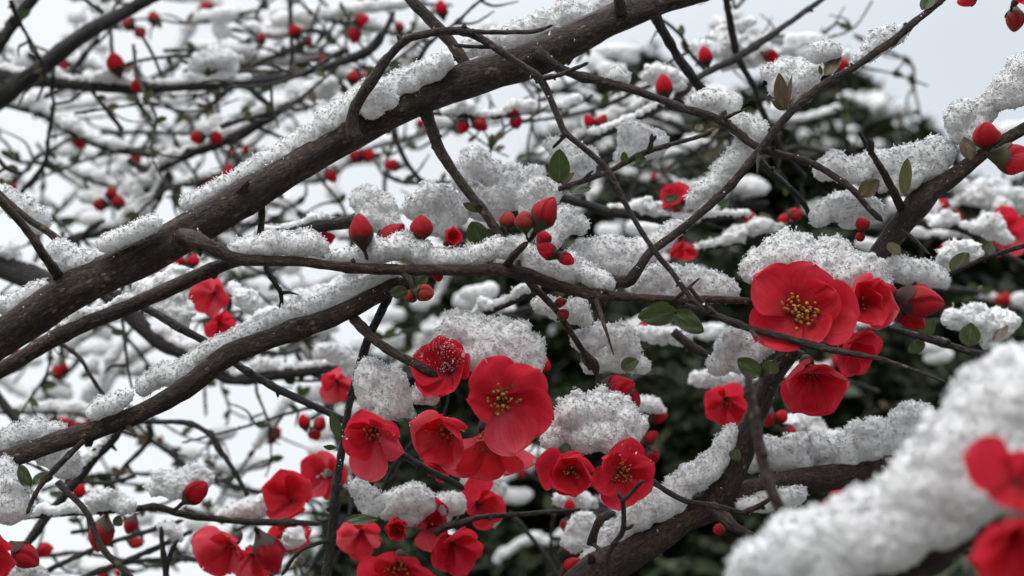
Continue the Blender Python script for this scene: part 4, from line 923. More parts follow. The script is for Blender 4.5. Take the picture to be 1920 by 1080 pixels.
def bare(n, x0, x1, y0, y1, d0, d1, pre):
    for k in range(n):
        d = rg.uniform(d0, d1); x, y = rg.uniform(x0, x1), rg.uniform(y0, y1); a = rg.uniform(0, 6.28); w_ = rg.uniform(5, 10); pts = []
        cx, cy = x, y
        for q in range(6):
            pts.append((x, y, w_ * (1.1 - 0.12 * q))); st = rg.uniform(30, 80); a += rg.normal(0, 0.30)
            x += math.cos(a) * st; y -= math.sin(a) * st * 0.8
        tw, th, lv = [], [], []
        for q in range(1, 5):
            p = pts[q]; b_ = a + rg.choice((-1, 1)) * rg.uniform(0.5, 1.2); l = rg.uniform(25, 90)
            if rg.random() < 0.7: tw.append([(p[0], p[1], w_ * 0.7), (p[0] + math.cos(b_) * l * .5 + rg.normal(0, 5), p[1] - math.sin(b_) * l * .5, w_ * .55), (p[0] + math.cos(b_ + .25) * l, p[1] - math.sin(b_ + .25) * l, w_ * .3)])
            b_ = rg.uniform(0, 6.28); l = rg.uniform(14, 28)
            if rg.random() < 0.8: lv.append((p[0], p[1], p[0] + math.cos(b_) * l, p[1] - math.sin(b_) * l, l * 0.55, ['leaf', 'leaf_bronze'][rg.integers(0, 2)]))
        branch(pre + str(k), 'bare dark crooked far twig centred ' + place(cx, cy), pts, d, d + rg.normal(0, 0.05), 'bark_far', 7, twigs=tw, leaves=lv, group=far)
bare(58, 0, 640, 0, 600, 0.72, 1.1, 'XA')
bare(14, 560, 960, 0, 520, 0.72, 1.1, 'XB')
bare(26, 0, 640, 620, 1060, 0.7, 1.0, 'XC')
bare(22, 980, 1650, 60, 480, 0.72, 1.1, 'XD')
bare(14, 650, 1900, 500, 1060, 0.72, 1.1, 'XE')

# ---- snow on the named far branches
fs = 'snow on the blurred far twigs'
for key, t0, t1, h in (('B37', 0.08, 0.40, 18), ('B37', 0.42, 0.62, 12), ('B40', 0.05, 0.55, 18), ('B40', 0.55, 1.0, 15), ('B41', 0.05, 0.7, 15), ('B39', 0.1, 0.8, 16), ('B42', 0.1, 0.8, 8), ('B45', 0.1, 0.9, 8), ('B68', 0.1, 0.9, 20),
                       ('B63', 0.1, 0.55, 20), ('B63', 0.55, 0.9, 14), ('B20', 0.05, 0.35, 24), ('B29', 0.3, 1, 22), ('B30', 0, 1, 14), ('B31', 0.0, 0.5, 18), ('B32', 0.1, 0.9, 16), ('B66', 0.0, 0.9, 26), ('B72', 0, 0.9, 24), ('B61', 0.1, 0.6, 30),
                       ('B46', 0.1, 0.3, 10), ('B49', 0.1, 0.45, 10), ('B69', 0.1, 0.7, 18), ('B70', 0.2, 0.8, 18), ('B11', 0.45, 0.62, 14), ('B12b', 0.5, 0.95, 14)):
    snow_on(key, t0, t1, h, None, fs, 0.95, 0, 2.6, 0.25 if h > 12 else 0.0)
for k, bl, d in (('round snow cap leaning on a dark leaf in the top left', [(372, 125, 16), (395, 108, 24), (420, 108, 22), (435, 125, 16)], .80), ('large soft snow clump right of the twig cross', [(1350, 90, 26), (1370, 50, 30), (1385, 100, 34), (1410, 80, 26), (1425, 105, 22)], .74),
                 ('snow clump left of the twig cross above a bud', [(1310, 80, 16), (1330, 95, 22)], .72), ('snow cap over the lone round red bud', [(1230, 150, 20), (1245, 135, 24), (1265, 150, 18)], .66), ('snow hump between two buds above the thickest bough', [(560, 170, 20), (590, 165, 26), (620, 165, 22)], .85),
                 ('snow cap above the pair of buds under the level top left branch', [(380, 240, 18), (405, 230, 22), (425, 240, 18)], .86), ('white snow hump on the far conifer side at the right edge', [(1800, 360, 24), (1850, 365, 34), (1900, 370, 36), (1870, 390, 30)], .80),
                 ('snow ball on the blurred right edge twig among red flowers', [(1835, 425, 18), (1860, 420, 24), (1870, 440, 20)], .69), ('broad snow hump behind the round right leaf', [(1780, 600, 24), (1815, 590, 30), (1860, 588, 34), (1890, 605, 26), (1840, 610, 30)], .60), ('snow lump behind the olive leaf near the right edge', [(1775, 485, 18), (1800, 465, 24), (1825, 478, 20)], .58),
                 ('grey snow mound over the low left bud', [(300, 915, 16), (325, 903, 28), (350, 900, 28), (385, 895, 18), (330, 925, 24)], .565), ('grey snow cap on the low left calyx', [(180, 940, 16), (205, 932, 22), (225, 945, 16), (245, 950, 8)], .57), ('soft snow bank behind the low hanging flowers', [(420, 965, 14), (460, 958, 18), (500, 945, 22), (540, 930, 18)], .64),
                 ('bright snow ball on the upright stub at the bottom', [(312, 985, 14), (318, 1000, 18)], .61), ('snow lump between the low flowers and the upright twig', [(540, 1015, 16), (560, 1010, 18)], .60), ('snow on the far side twig above the red buds', [(610, 660, 18), (640, 665, 22), (660, 690, 16)], .66),
                 ('soft snow hump beneath the level branch in the middle', [(600, 880, 20), (640, 860, 22), (660, 870, 18)], .66), ('snow clump on the low blurred twig right of the flower group', [(1080, 1000, 18), (1100, 985, 26), (1120, 1000, 20), (1065, 1020, 18)], .60), ('small snow clump with a red bud in the low middle', [(1050, 940, 18), (1075, 930, 22), (1100, 945, 16)], .64),
                 ('snow tuft over the blurred buds behind the pair of cupped flowers', [(1190, 760, 18), (1215, 752, 22), (1235, 768, 14)], .62), ('snow cap over a blurred flower behind the front twig', [(1315, 715, 18), (1345, 705, 20), (1375, 715, 16), (1400, 700, 18)], .64), ('long soft snow ridge behind the snow bank on the lower right bough', [(1480, 800, 22), (1520, 800, 22), (1560, 815, 22), (1580, 825, 16)], .66),
                 ('snow hump under the round leaf pair', [(1210, 625, 16), (1240, 630, 18), (1290, 632, 18), (1120, 620, 24), (1100, 610, 20)][:3], .62), ('snow slab hanging behind the smooth dark branch', [(265, 545, 18), (300, 535, 24), (335, 520, 22), (310, 570, 28), (340, 600, 22), (350, 575, 20)], .58),
                 ('snow clump on the blurred flowers behind the level branch', [(440, 545, 18), (465, 560, 22), (475, 580, 16)], .62), ('grey snow tuft behind the forked thorny twig', [(550, 565, 16), (590, 555, 22), (620, 540, 20), (650, 525, 16)], .64)):
    snow(k, bl, d, 'snow_clump', fs, 2.8, 0.3)

# ================================================================== SNOW NEAR THE FOCUS
near = 'snow on the quince in focus'
def S(label, bl, d, name='snow_clump', **kw): return snow(label, bl, d + (0.005 if name == 'snow_ridge' else 0.0), name, near, kw.pop('vox_px', 3.2), kw.pop('grains', 1.0), **kw)
S('narrow crusty snow strip on the upper edge of the thickest bough', [(350, 385, 6), (395, 362, 8), (430, 347, 9), (470, 322, 10), (520, 292, 16), (560, 272, 14), (600, 248, 22), (640, 222, 26), (680, 198, 26), (720, 178, 24), (770, 153, 22), (830, 122, 18)], .515, 'snow_ridge')
S('snow strip on the top end of the thickest bough', [(885, 92, 18), (920, 78, 24), (960, 68, 22), (1000, 60, 24), (1040, 45, 26), (1090, 32, 26), (1140, 10, 24), (1190, -8, 22)], .548, 'snow_ridge')
S('snow piled in the loop of the arching twig', [(650, 210, 14), (668, 190, 16), (690, 180, 22), (715, 160, 16), (700, 200, 20), (730, 185, 14)], .51)
S('thin snow line low on the thickest bough near its knot', [(195, 462, 7), (215, 450, 8), (240, 442, 6), (268, 428, 8), (290, 418, 7)], .50)
S('grains of snow on the far left end of the thickest bough', [(0, 575, 12), (25, 573, 10), (55, 556, 8), (80, 540, 5)], .51)
S('wedge of snow between the thickest bough and the left twig', [(100, 470, 12), (120, 480, 18), (150, 487, 20), (175, 492, 14), (130, 500, 16), (105, 492, 12)], .51)
S('snow patch along the left edge twig', [(5, 365, 12), (30, 385, 18), (60, 395, 18), (75, 415, 14)], .53)
S('long uneven snow ridge on the lower bough', [(265, 732, 9), (278, 716, 13), (310, 704, 18), (350, 694, 13), (372, 672, 10), (400, 654, 13), (440, 639, 15), (475, 626, 9), (520, 600, 10), (560, 586, 13), (610, 569, 16), (650, 552, 15), (700, 529, 13), (735, 509, 10)], .502, 'snow_ridge')
S('small ragged snow tuft on the lower bough left of its ridge', [(175, 775, 10), (188, 765, 12), (215, 758, 9), (235, 745, 9)], .492)
S('ragged snow heap behind the left end of the lower bough', [(10, 830, 20), (35, 812, 22), (62, 806, 20), (90, 815, 14), (110, 808, 10)], .505)
S('snow heap on the left part of the level branch', [(440, 468, 6), (470, 465, 12), (505, 460, 18), (545, 458, 20), (580, 456, 18), (600, 468, 10)], .492)
S('long snow ridge on the middle of the level branch under the buds', [(625, 485, 6), (690, 482, 10), (720, 470, 22), (755, 462, 26), (785, 472, 20), (820, 487, 12), (870, 485, 12), (905, 478, 14), (940, 465, 16), (965, 470, 16)], .494, 'snow_ridge')
S('snow bank on the level branch below the half open red buds', [(990, 475, 16), (1005, 490, 22), (1030, 500, 20), (1060, 505, 24), (1090, 510, 20), (1115, 525, 16), (1140, 535, 10)], .500)
S('fluffy large snow heap behind the straight hanging twig', [(870, 330, 26), (900, 312, 30), (930, 320, 34), (960, 330, 30), (1000, 335, 26), (970, 360, 34), (930, 365, 36), (890, 375, 30), (920, 400, 30)], .555)
S('rounded snow heap above the two left hand buds of the level branch', [(775, 390, 20), (800, 378, 28), (830, 375, 32), (855, 395, 28), (830, 420, 30), (795, 410, 20)], .55)
S('snow ball above the single upright red bud', [(670, 385, 18), (695, 375, 22), (718, 385, 18), (700, 410, 20), (735, 420, 18), (745, 440, 14)], .565)
S('snow heap behind the upright oval leaf', [(1035, 275, 12), (1060, 285, 20), (1085, 300, 24), (1100, 320, 18), (1060, 320, 20), (1105, 295, 12)], .535)
S('snow cap on the small bud cluster in the middle', [(985, 375, 16), (1005, 360, 20), (1025, 355, 18), (1040, 365, 12), (985, 395, 14)], .53)
S('ragged snow right of the small bud cluster', [(1045, 405, 14), (1065, 410, 18), (1085, 420, 14), (1050, 430, 16), (1040, 450, 12), (1025, 465, 10)], .518)
S('snow clump on the reddish spurred twig', [(1170, 262, 14), (1195, 255, 22), (1220, 262, 20), (1238, 275, 12), (1185, 285, 18), (1168, 300, 12)], .555)
S('snow mass in the fork of the steep straight twig', [(1085, 478, 18), (1115, 475, 24), (1145, 468, 26), (1175, 475, 26), (1200, 472, 22), (1130, 495, 20), (1170, 500, 18), (1235, 455, 12), (1270, 425, 8)], .524)
S('snow ridge right of the fork on the level branch', [(1205, 535, 18), (1235, 525, 24), (1275, 525, 26), (1310, 530, 26), (1345, 538, 22), (1370, 545, 14), (1230, 555, 12)], .515)
S('wide domed snow cap on the largest open flower', [(1402, 512, 22), (1430, 492, 34), (1475, 482, 42), (1525, 480, 46), (1575, 488, 42), (1612, 505, 34), (1640, 525, 22), (1590, 525, 34), (1550, 520, 40), (1500, 515, 42), (1450, 520, 36), (1655, 535, 12)], .499, 'snow_mound')
S('snow patch right of the thick forked branch', [(1655, 510, 12), (1680, 500, 20), (1710, 508, 22), (1740, 518, 18), (1765, 525, 10)], .515)
S('long snow heap behind the bare spur of the thick forked branch', [(1545, 325, 16), (1570, 315, 22), (1600, 322, 22), (1640, 305, 24), (1670, 300, 26), (1710, 295, 26), (1745, 290, 26), (1775, 285, 18), (1760, 310, 18), (1720, 325, 22), (1690, 345, 18), (1655, 340, 20)], .515)
S('tall snow lump above the round bud near the right edge', [(1790, 225, 24), (1815, 205, 30), (1840, 210, 26), (1800, 250, 26), (1835, 235, 24), (1850, 200, 18)], .512)
S('snow bank in the upper right corner of the right branch', [(1865, 195, 22), (1890, 165, 26), (1915, 135, 28), (1945, 110, 28), (1900, 190, 20), (1980, 95, 30)], .508)
S('snow hanging in the crossing of the two brown twigs', [(1375, 225, 14), (1400, 235, 18), (1425, 250, 18), (1405, 262, 18), (1390, 285, 16), (1365, 310, 16), (1345, 335, 14), (1325, 352, 12), (1300, 375, 8)], .515)
S('low snow strip above the thorn of the slim twig', [(1298, 198, 8), (1325, 190, 14), (1350, 188, 16), (1375, 200, 14)], .52)
S('tiny snow peak on the slim twig', [(1148, 150, 8), (1160, 143, 12), (1170, 152, 8)], .52)
S('snow clump behind the paired upright leaves', [(1445, 140, 14), (1470, 130, 22), (1500, 140, 26), (1520, 155, 20), (1485, 165, 24), (1455, 165, 14), (1530, 135, 12)], .515)
S('small snow tuft beside the bronze leaf on the steep straight twig', [(1530, 105, 12), (1548, 95, 16), (1562, 100, 10)], .505)
S('lacy snow tuft high on the steep straight twig', [(1625, 100, 8), (1640, 85, 12), (1655, 70, 16), (1672, 68, 14), (1685, 62, 8), (1612, 112, 5)], .505)
S('domed snow cap on the middle flower cluster', [(825, 650, 18), (845, 625, 26), (880, 615, 34), (920, 620, 36), (960, 630, 34), (990, 650, 24), (1005, 665, 12), (910, 650, 36), (955, 660, 30), (985, 678, 22), (930, 675, 34), (870, 660, 26), (1002, 685, 16)], .499, 'snow_mound')
S('snow wisp between the hanging flower and the middle cluster', [(785, 745, 8), (800, 735, 14), (810, 748, 10), (790, 660, 10), (810, 650, 12)][:3], .495)
S('snow heap on the lone hanging flower', [(688, 726, 18), (703, 702, 20), (724, 706, 20), (748, 728, 18), (735, 755, 18), (695, 755, 20), (680, 705, 12), (715, 768, 18), (760, 764, 10), (690, 690, 14), (752, 745, 14)], .502)
S('high snow cap on the pair of small cupped flowers', [(1030, 815, 20), (1045, 800, 26), (1060, 778, 32), (1100, 762, 34), (1140, 768, 34), (1175, 785, 28), (1195, 805, 14), (1180, 815, 20), (1145, 815, 32), (1090, 815, 36)], .495, 'snow_mound')
S('snow block right of the drooping twig and its thorn', [(1090, 640, 18), (1115, 635, 24), (1150, 632, 28), (1175, 650, 24), (1140, 665, 28), (1115, 680, 18), (1190, 680, 14), (1205, 690, 10)], .53)
S('icy snow bits on the left of the drooping twig', [(1010, 570, 6), (1065, 590, 14), (1080, 575, 12), (1095, 600, 10)], .525)
S('ragged snow behind the two dark leaves of the forked branch', [(1345, 690, 16), (1360, 660, 18), (1375, 630, 16), (1400, 640, 18), (1390, 680, 18), (1420, 660, 16), (1450, 640, 12)], .53)
S('long snow bank up the left side of the lower right bough', [(1100, 1065, 16), (1125, 1040, 18), (1155, 1015, 22), (1185, 990, 24), (1220, 960, 26), (1260, 930, 26), (1300, 905, 24), (1335, 880, 20), (1360, 845, 14), (1372, 815, 8), (1240, 965, 20)], .525, 'snow_ridge')
S('thick snow bank on the lower right bough rising to a peak', [(1405, 870, 14), (1425, 845, 22), (1460, 845, 30), (1510, 850, 30), (1560, 848, 32), (1610, 835, 34), (1650, 815, 34), (1690, 795, 34), (1715, 785, 28), (1735, 790, 18), (1660, 845, 24), (1540, 870, 18)], .545, 'snow_ridge')
S('small icy snow strip under the lower right bough', [(1420, 945, 6), (1450, 940, 9), (1480, 935, 9), (1500, 930, 6), (1390, 950, 6)], .53)
S('snow clump in front of the conifer between the slim twig and the thick branch', [(1530, 410, 16), (1560, 398, 22), (1590, 390, 24), (1615, 380, 20), (1640, 395, 14), (1590, 412, 20), (1605, 365, 14)], .53)
S('large crumbly snow clump on the left edge over the red flower', [(-20, 925, 30), (10, 905, 32), (28, 930, 26), (15, 960, 30), (40, 955, 14), (10, 880, 16)], .488)
S('snow under the lower bough beside the small dark leaves', [(80, 858, 14), (105, 850, 18), (130, 858, 16), (110, 880, 12), (140, 880, 12)], .51)
S('icy grains at the bottom left corner', [(30, 1075, 18), (55, 1085, 18), (75, 1085, 12)], .49)
S('snow blob right of the upright dark twig', [(670, 915, 16), (690, 930, 22), (705, 945, 18), (680, 955, 18)], .53)
S('snow cap over the low blurred rosette flower', [(728, 960, 18), (745, 940, 22), (775, 930, 24), (800, 945, 20), (760, 965, 20)], .565)
S('snow wedge between the two low blurred flowers', [(830, 955, 16), (845, 940, 18), (860, 950, 16)], .57)
S('tall soft snow behind the low blurred upright petals', [(885, 905, 22), (905, 895, 24), (925, 915, 20), (910, 940, 22), (925, 975, 14)], .62)
# the big snow bank near the lens
snow('huge blurred snow bank in the front right corner', [(1405, 1075, 26), (1440, 1050, 36), (1490, 1025, 46), (1550, 1010, 54), (1620, 985, 60), (1690, 950, 60), (1740, 900, 66), (1790, 830, 72), (1840, 760, 76), (1890, 720, 80), (1950, 700, 90), (1870, 850, 90), (1800, 900, 70), (1960, 820, 100), (1560, 1060, 50), (1470, 1090, 40)], .305, 'snow_mound', 'snow in front', 7.0, 0.8)

for key, lab in (('B1', 'specks of snow scattered along the bark of the thickest bough'), ('B2', 'specks of snow on the bark of the lower bough'), ('B3', 'specks of snow on the bark of the level branch'), ('B5', 'specks of snow along the slim slanting twig'),
                 ('B6', 'specks of snow along the steep straight twig'), ('B7', 'specks of snow on the thick forked branch'), ('B8', 'specks of snow on the torn bark of the lower right bough'), ('B14', 'specks of snow along the upright dark twig'), ('B4', 'specks of snow along the arching twig'), ('B11', 'specks of snow on the smooth dark branch')):
    snow_flecks(key, lab)

# ================================================================== FLOWERS
fl = 'red quince flowers'
flower('large open red flower facing out at the front of the middle cluster', 938, 744, 92, .483, (0.10, -0.12, 1), [(38, 0.98, 2), (112, .95, 0), (176, .74, -16, 1.1), (338, 1.06, 4), (285, 1.10, -2, .95)], (79, 62), .46, ('petal', 'petal', 'petal', 'petal', 'petal_pale'))
flower('red cupped flower at the lower left of the middle cluster', 846, 800, 74, .488, (-0.30, -0.42, 1), [(80, 1, -4), (150, 1.05, 12), (222, 1.0, -6), (296, 1.0, -6), (8, 1.0, -16)], (66, 22), .8, ('petal', 'petal_pale'), stamens=22, width=1.3)
flower('red flower half hidden behind the middle cluster at its upper left', 850, 700, 74, .497, (-0.35, 0.25, 0.9), [(100, 1, 0), (30, 1.0, 0), (170, 1.05, 0), (240, 1.0, 0), (310, 1.0, -10)], (66, 32), .7, stamens=0, width=1.15)
flower('pale red flower drooping at the bottom of the middle cluster', 914, 806, 98, .505, (0.06, -0.80, 0.62), [(200, 1.0, 4), (246, .92, 0, 1.1), (292, .95, 0, 1.1), (340, 1.0, 4), (90, .5, -20)], (70, 62), .4, 'petal_pale', stamens=14)
flower('lone red flower hanging beside the upright dark twig', 704, 800, 68, .487, (-0.25, -0.50, 1), [(95, .98, -4), (30, 1.02, 2, .9), (335, 1.05, 4), (262, 1.35, 10, .85), (165, .85, -20), (215, 0.95, -4)], (72, 46), .6, ('petal', 'petal', 'petal_pale', 'petal_pale', 'petal'), stamens=20)
flower('small cupped red flower on the left of the capped pair', 1072, 878, 60, .484, (-0.04, -0.16, 1), [(120, .92, -2), (60, .95, 0), (165, 1.15, 34), (215, .95, -10), (280, .98, -10), (345, 1.0, -14)], (66, 20), .8, stamens=22, width=1.32)
flower('ruffled red flower on the right of the capped pair', 1160, 882, 68, .486, (0.10, -0.10, 1), [(80, 1.05, 0), (20, .95, 0), (330, .95, 4), (265, 1.0, 4), (205, .85, 0), (140, .95, -20, .8)], (78, 50), .6, stamens=26, twist=0.22)
flower('largest open red flower with golden stamens under the wide snow dome', 1492, 594, 101, .482, (0.06, 0.36, 1), [(70, .93, 0, 1.15), (142, 1.0, 6, 1.15), (352, 1.03, 0, 1.1), (215, 1.02, 4), (300, .72, -14), (25, .8, -22)], (80, 66), .42, stamens=40, stalk=(1480, 660, .505))
flower('half open red flower pressed against the right of the largest flower', 1600, 574, 72, .492, (0.32, 0.20, 1), [(60, 1.0, -4), (130, 1.05, -8), (200, 1.0, -2), (275, 1.05, -10), (340, 1.05, 2), (20, .8, -24)], (60, 14), .8, ('petal', 'petal_pale', 'petal'), stamens=10, width=1.3)
flower('red flower seen sideways below the half open flower on the right', 1572, 640, 68, .50, (0.55, -0.35, 0.75), [(90, 1, 0), (20, 1.05, 0), (310, 1, 0), (240, 1, 0), (165, .9, -10)], (60, 22), .7, stamens=10)
flower('red cup flower hanging head down under the largest flower', 1514, 684, 76, .490, (0.02, -0.62, 0.85), [(90, .9, -6), (18, 1.05, 2), (306, 1.2, -2), (234, 1.2, -2), (162, 1.0, 2), (60, .8, -20)], (60, 18), .7, ('petal', 'petal_pale', 'petal'), stamens=18, width=1.25, stalk=(1478, 662, .505))
flower('blurred red flower behind the front twig left of the forked branch', 1360, 745, 52, .62, (-0.15, -0.45, 1), None, (70, 45), .6, stamens=14, roll=70)
flower('blurred red flower under far snow at the right edge', 1880, 435, 52, .72, (-0.2, -0.2, 1), None, (76, 50), .6, ('petal', 'petal_pale'), stamens=10, roll=100)
flower('second blurred red flower at the right edge, below the thin twig', 1770, 470, 20, .74, (0.1, -0.3, 1), None, (76, 50), .6, stamens=0, roll=40)
flower('blurred red flower with upright petals behind the steep straight twig', 1270, 395, 46, .66, (-0.3, 0.7, 0.5), None, (58, 15), .7, stamens=0)
flower('blurred red petals hanging below the upright ones behind the steep straight twig', 1275, 445, 40, .66, (0.1, -0.8, 0.4), None, (55, 15), .7, stamens=0)
flower('near blurred red flower in the snow at the lower right corner', 1905, 905, 105, .262, (-0.25, 0.30, 0.9), [(10, 1.1, 0), (82, .55, 0), (154, 1.0, 0), (226, .6, 0), (298, .6, 0)], (75, 60), .4, stamens=0)
flower('lower near blurred red flower at the lower right corner', 1900, 985, 105, .268, (-0.1, -0.5, 0.8), [(120, .9, 0), (190, 1.0, 0), (255, 1.1, 0), (320, 1.0, 0), (45, .8, 0)], (65, 35), .5, stamens=0)
flower('red flower cut off by the left edge under crumbly snow', -22, 1028, 72, .474, (0.15, -0.1, 1), [(60, 1.1, 0), (350, 1.1, 0), (280, 1.1, 0), (200, 1, 0), (130, 1, 0)], (62, 30), .6, stamens=8)
flower('blurred red flower hanging below the low level twig on the left', 440, 1012, 64, .62, (-0.35, -0.40, 0.85), [(150, 1.15, 0, 1.1), (215, 1.1, 0), (280, .9, 0), (20, .8, 0), (85, .8, 0)], (62, 40), .5, ('petal_pale', 'petal'), stamens=10)
flower('blurred red flower tucked behind the low hanging one', 470, 1035, 50, .63, (0.2, -0.5, 0.8), None, (66, 35), .6, ('petal_pale', 'petal'), stamens=0, roll=250)
flower('blurred red flower rising above the low level twig', 548, 940, 60, .62, (-0.1, 0.35, 0.9), None, (64, 30), .6, stamens=0, roll=110)
flower('small blurred red petals just under the low level twig', 545, 985, 44, .625, (0.1, -0.5, 0.8), None, (70, 50), .6, stamens=0)
flower('blurred red flower left of the upright dark twig under pink snow', 622, 890, 54, .66, (-0.3, 0.1, 0.9), None, (70, 45), .6, ('petal', 'petal_pale'), stamens=0, roll=20)
flower('blurred red rosette flower in the low middle group', 745, 988, 44, .56, (0.05, 0.05, 1), [(90, 1, -10), (162, 1, -10), (234, 1, -10), (306, 1, -10), (18, 1, -10), (50, .7, -30), (190, .7, -30)], (50, 0), .9, stamens=0)
flower('blurred red flower at the bottom edge of the low middle group', 748, 1050, 72, .56, (-0.05, -0.5, 0.9), [(190, 1.05, 8), (140, .7, 0), (40, .7, 0), (350, 1.0, 8), (240, 1.0, 4), (300, 1.0, 4)], (72, 55), .5, stamens=16)
flower('blurred red flower with a pale folded petal in the low middle group', 802, 988, 54, .57, (0.2, 0.3, 0.9), [(80, 1.1, -6), (140, .8, 0), (20, .7, 0), (270, 1.1, 0), (330, .8, 0)], (68, 40), .6, ('petal', 'petal_pale'), stamens=8)
flower('blurred red flower at the right of the low middle group', 846, 1016, 60, .565, (0.3, -0.3, 0.9), None, (68, 40), .6, stamens=0, roll=10)
flower('blurred red flower with spread petals above the low dark twig', 895, 945, 54, .60, (0.25, 0.05, 0.9), [(105, 1.2, 0), (30, .7, 0), (345, .95, 4), (290, .9, 0), (190, .6, 0)], (74, 55), .5, stamens=0)
flower('blurred red petals under the snow blob right of the upright twig', 680, 992, 52, .60, (-0.2, -0.4, 0.9), None, (70, 50), .5, ('petal_pale', 'petal'), stamens=0, roll=200)
flower('blurred pale flower behind the forked thorny twig', 405, 548, 46, .68, (-0.3, -0.2, 0.9), None, (74, 52), .5, ('petal_pale', 'petal'), stamens=0, roll=140)
flower('small blurred red flower below the pale one behind the level branch', 410, 600, 34, .69, (0.3, -0.5, 0.8), None, (70, 50), .5, stamens=0, roll=220)
flower('blurred red flower behind the hanging flower, left of the upright twig', 632, 712, 40, .68, (0.1, -0.3, 0.9), None, (70, 45), .6, ('petal_pale', 'petal'), stamens=0)
flower('red petals cut off at the top right corner', 1905, 2, 40, .47, (0.2, 0.4, 0.7), None, (66, 40), .6, stamens=0, roll=250, stalk=(1900, 60, .475))
flower('red flower peeking out under the pale flower of the middle cluster', 822, 872, 30, .55, (0, -0.2, 1), None, (66, 30), .6, stamens=0)

for o in list(COL.objects):
    l = o.get('label', '')
    for k, n, up, lab in (('red flower half hidden behind the middle', 420, 0.0, 'snow flakes stuck on the half hidden flower of the middle cluster'), 
                          ('lone red flower', 24, 0.2, 'flakes on the top petal of the lone hanging flower'), ('ruffled red flower', 40, -0.2, 'flakes on the ruffled petals right of the capped pair'), ('red cupped flower at the lower left', 24, 0.3, 'flakes on the rim of the cupped flower of the middle cluster')):
        if l.startswith(k): petal_flecks(o, lab, n, up)

# ================================================================== BUDS
cl = 'red quince buds near the focus'
bud('pointed single red bud standing upright on the level branch', 677, 430, 60, 98, .492, 'oval', .1, stalk=(690, 488, .49), group=cl)
bud('curved dark red bud half buried in snow beside the upright bud', 733, 440, 64, 38, .502, 'slim', .2, stalk=(705, 475, .495), group=cl)
bud('round red bud with a folded tip on the level branch', 789, 425, 46, 88, .498, 'round', .35, stalk=(800, 465, .498), group=cl)
flower('half open red bud with bent petals on the level branch', 838, 455, 36, .502, (0.35, 0.3, 0.7), [(90, 1, 0), (40, 1, 0), (340, .9, 0), (200, .8, 0), (140, 1.0, 0)], (40, 8), .9, stamens=0, group=cl)
bud('largest plump red bud of the small cluster in the middle', 1024, 398, 64, 62, .484, 'oval', .25, cal='calyx_green', stalk=(990, 455, .486), group=cl)
bud('small reddish green bud beside the plump bud of the cluster', 984, 414, 38, 95, .485, 'round', .3, 'bud_young', 'calyx_green', stalk=(990, 452, .486), group=cl)
bud('left small reddish bud of the cluster in the middle', 953, 412, 34, 85, .492, 'round', .3, 'bud_young', 'calyx', stalk=(965, 440, .49), group=cl)
bud('snow dusted red bud below the plump bud of the cluster', 1018, 447, 32, 120, .498, 'round', .3, group=cl)
bud('red bud opening in the snow left of the fork', 1025, 470, 42, 150, .486, 'oval', .2, 'petal', group=cl)
bud('smaller red bud right of the opening bud in the snow', 1062, 485, 34, 330, .486, 'oval', .2, 'petal', group=cl)
bud('greenish bud beside the round leaf under the level branch', 797, 549, 36, 350, .484, 'round', .4, 'bud_young', 'calyx_green', stalk=(775, 530, .488), group=cl)
bud('greenish bud behind the spur under the level branch', 770, 556, 26, 200, .49, 'round', .3, 'bud_young', 'calyx_green', group=cl)
bud('red bud tip below the level branch beside snow grains', 822, 518, 22, 280, .51, 'round', .2, 'petal', group=cl)
bud('large dark red bud at the right of the largest flower', 1728, 563, 84, 350, .492, 'oval', .3, stalk=(1672, 570, .505), group=cl)
bud('red bud hanging under the large dark red bud', 1708, 595, 62, 320, .50, 'oval', .3, 'petal', stalk=(1675, 578, .508), group=cl)
bud('tiny dark red bud between the half open flower and the large bud', 1665, 545, 30, 100, .49, 'round', .3, group=cl)
bud('glossy round red bud in the snow near the right edge', 1850, 252, 52, 110, .486, 'round', .7, variant=0, group=cl)
bud('pale pink bud pointing right under the right edge branch', 1905, 298, 76, 350, .488, 'oval', .25, 'petal_pale', 'calyx_green', stalk=(1860, 270, .495), group=cl)
bud('dark red bud on the thick forked branch beside its spur', 1616, 420, 28, 130, .51, 'round', .4, group=cl)
bud('small dark red bud below the branch bud in the snow', 1612, 445, 18, 200, .515, 'round', .4, group=cl)
bud('red bud pair, upper one, at the end of the drooping twig', 1160, 724, 62, 10, .505, 'oval', .2, 'petal', stalk=(1120, 700, .513), group=cl)
bud('red bud pair, lower one, at the end of the drooping twig', 1184, 750, 44, 300, .515, 'oval', .2, 'petal', group=cl)
bud('small greenish bud on the drooping twig', 1057, 590, 24, 40, .51, 'round', .3, 'bud_young', 'calyx_green', group=cl)
bud('tiny reddish bud high on the drooping twig', 1052, 567, 24, 20, .51, 'oval', .3, 'bud_young', 'calyx', group=cl)
bud('red bud low in the left corner beside the cut off flower', 50, 1042, 60, 325, .48, 'oval', .2, stalk=(22, 1020, .482), group=cl)
bud('red bud under the grey snow mound at the lower left', 368, 922, 56, 40, .56, 'oval', .3, 'petal', stalk=(325, 958, .57), group=cl)
bud('long red bud hanging at the right of the low hanging flower', 505, 1040, 74, 298, .59, 'oval', .2, 'petal', stalk=(478, 990, .585), group=cl)
bud('red bud pair hanging under the low level twig near the left edge', 190, 1005, 60, 260, .60, 'oval', .2, stalk=(200, 965, .585), group=cl)
bud('red tip in snow at the bottom beside the lower right bough', 1072, 1062, 44, 45, .53, 'oval', .3, 'petal', group=cl)
bud('pink bud at the very top near the right corner', 1812, 0, 40, 200, .49, 'oval', .2, 'petal_pale', 'calyx', group=cl)
bud('dark hanging calyx bud at the top right corner', 1902, 38, 46, 265, .475, 'oval', .2, 'bud_young', 'calyx_green', group=cl)
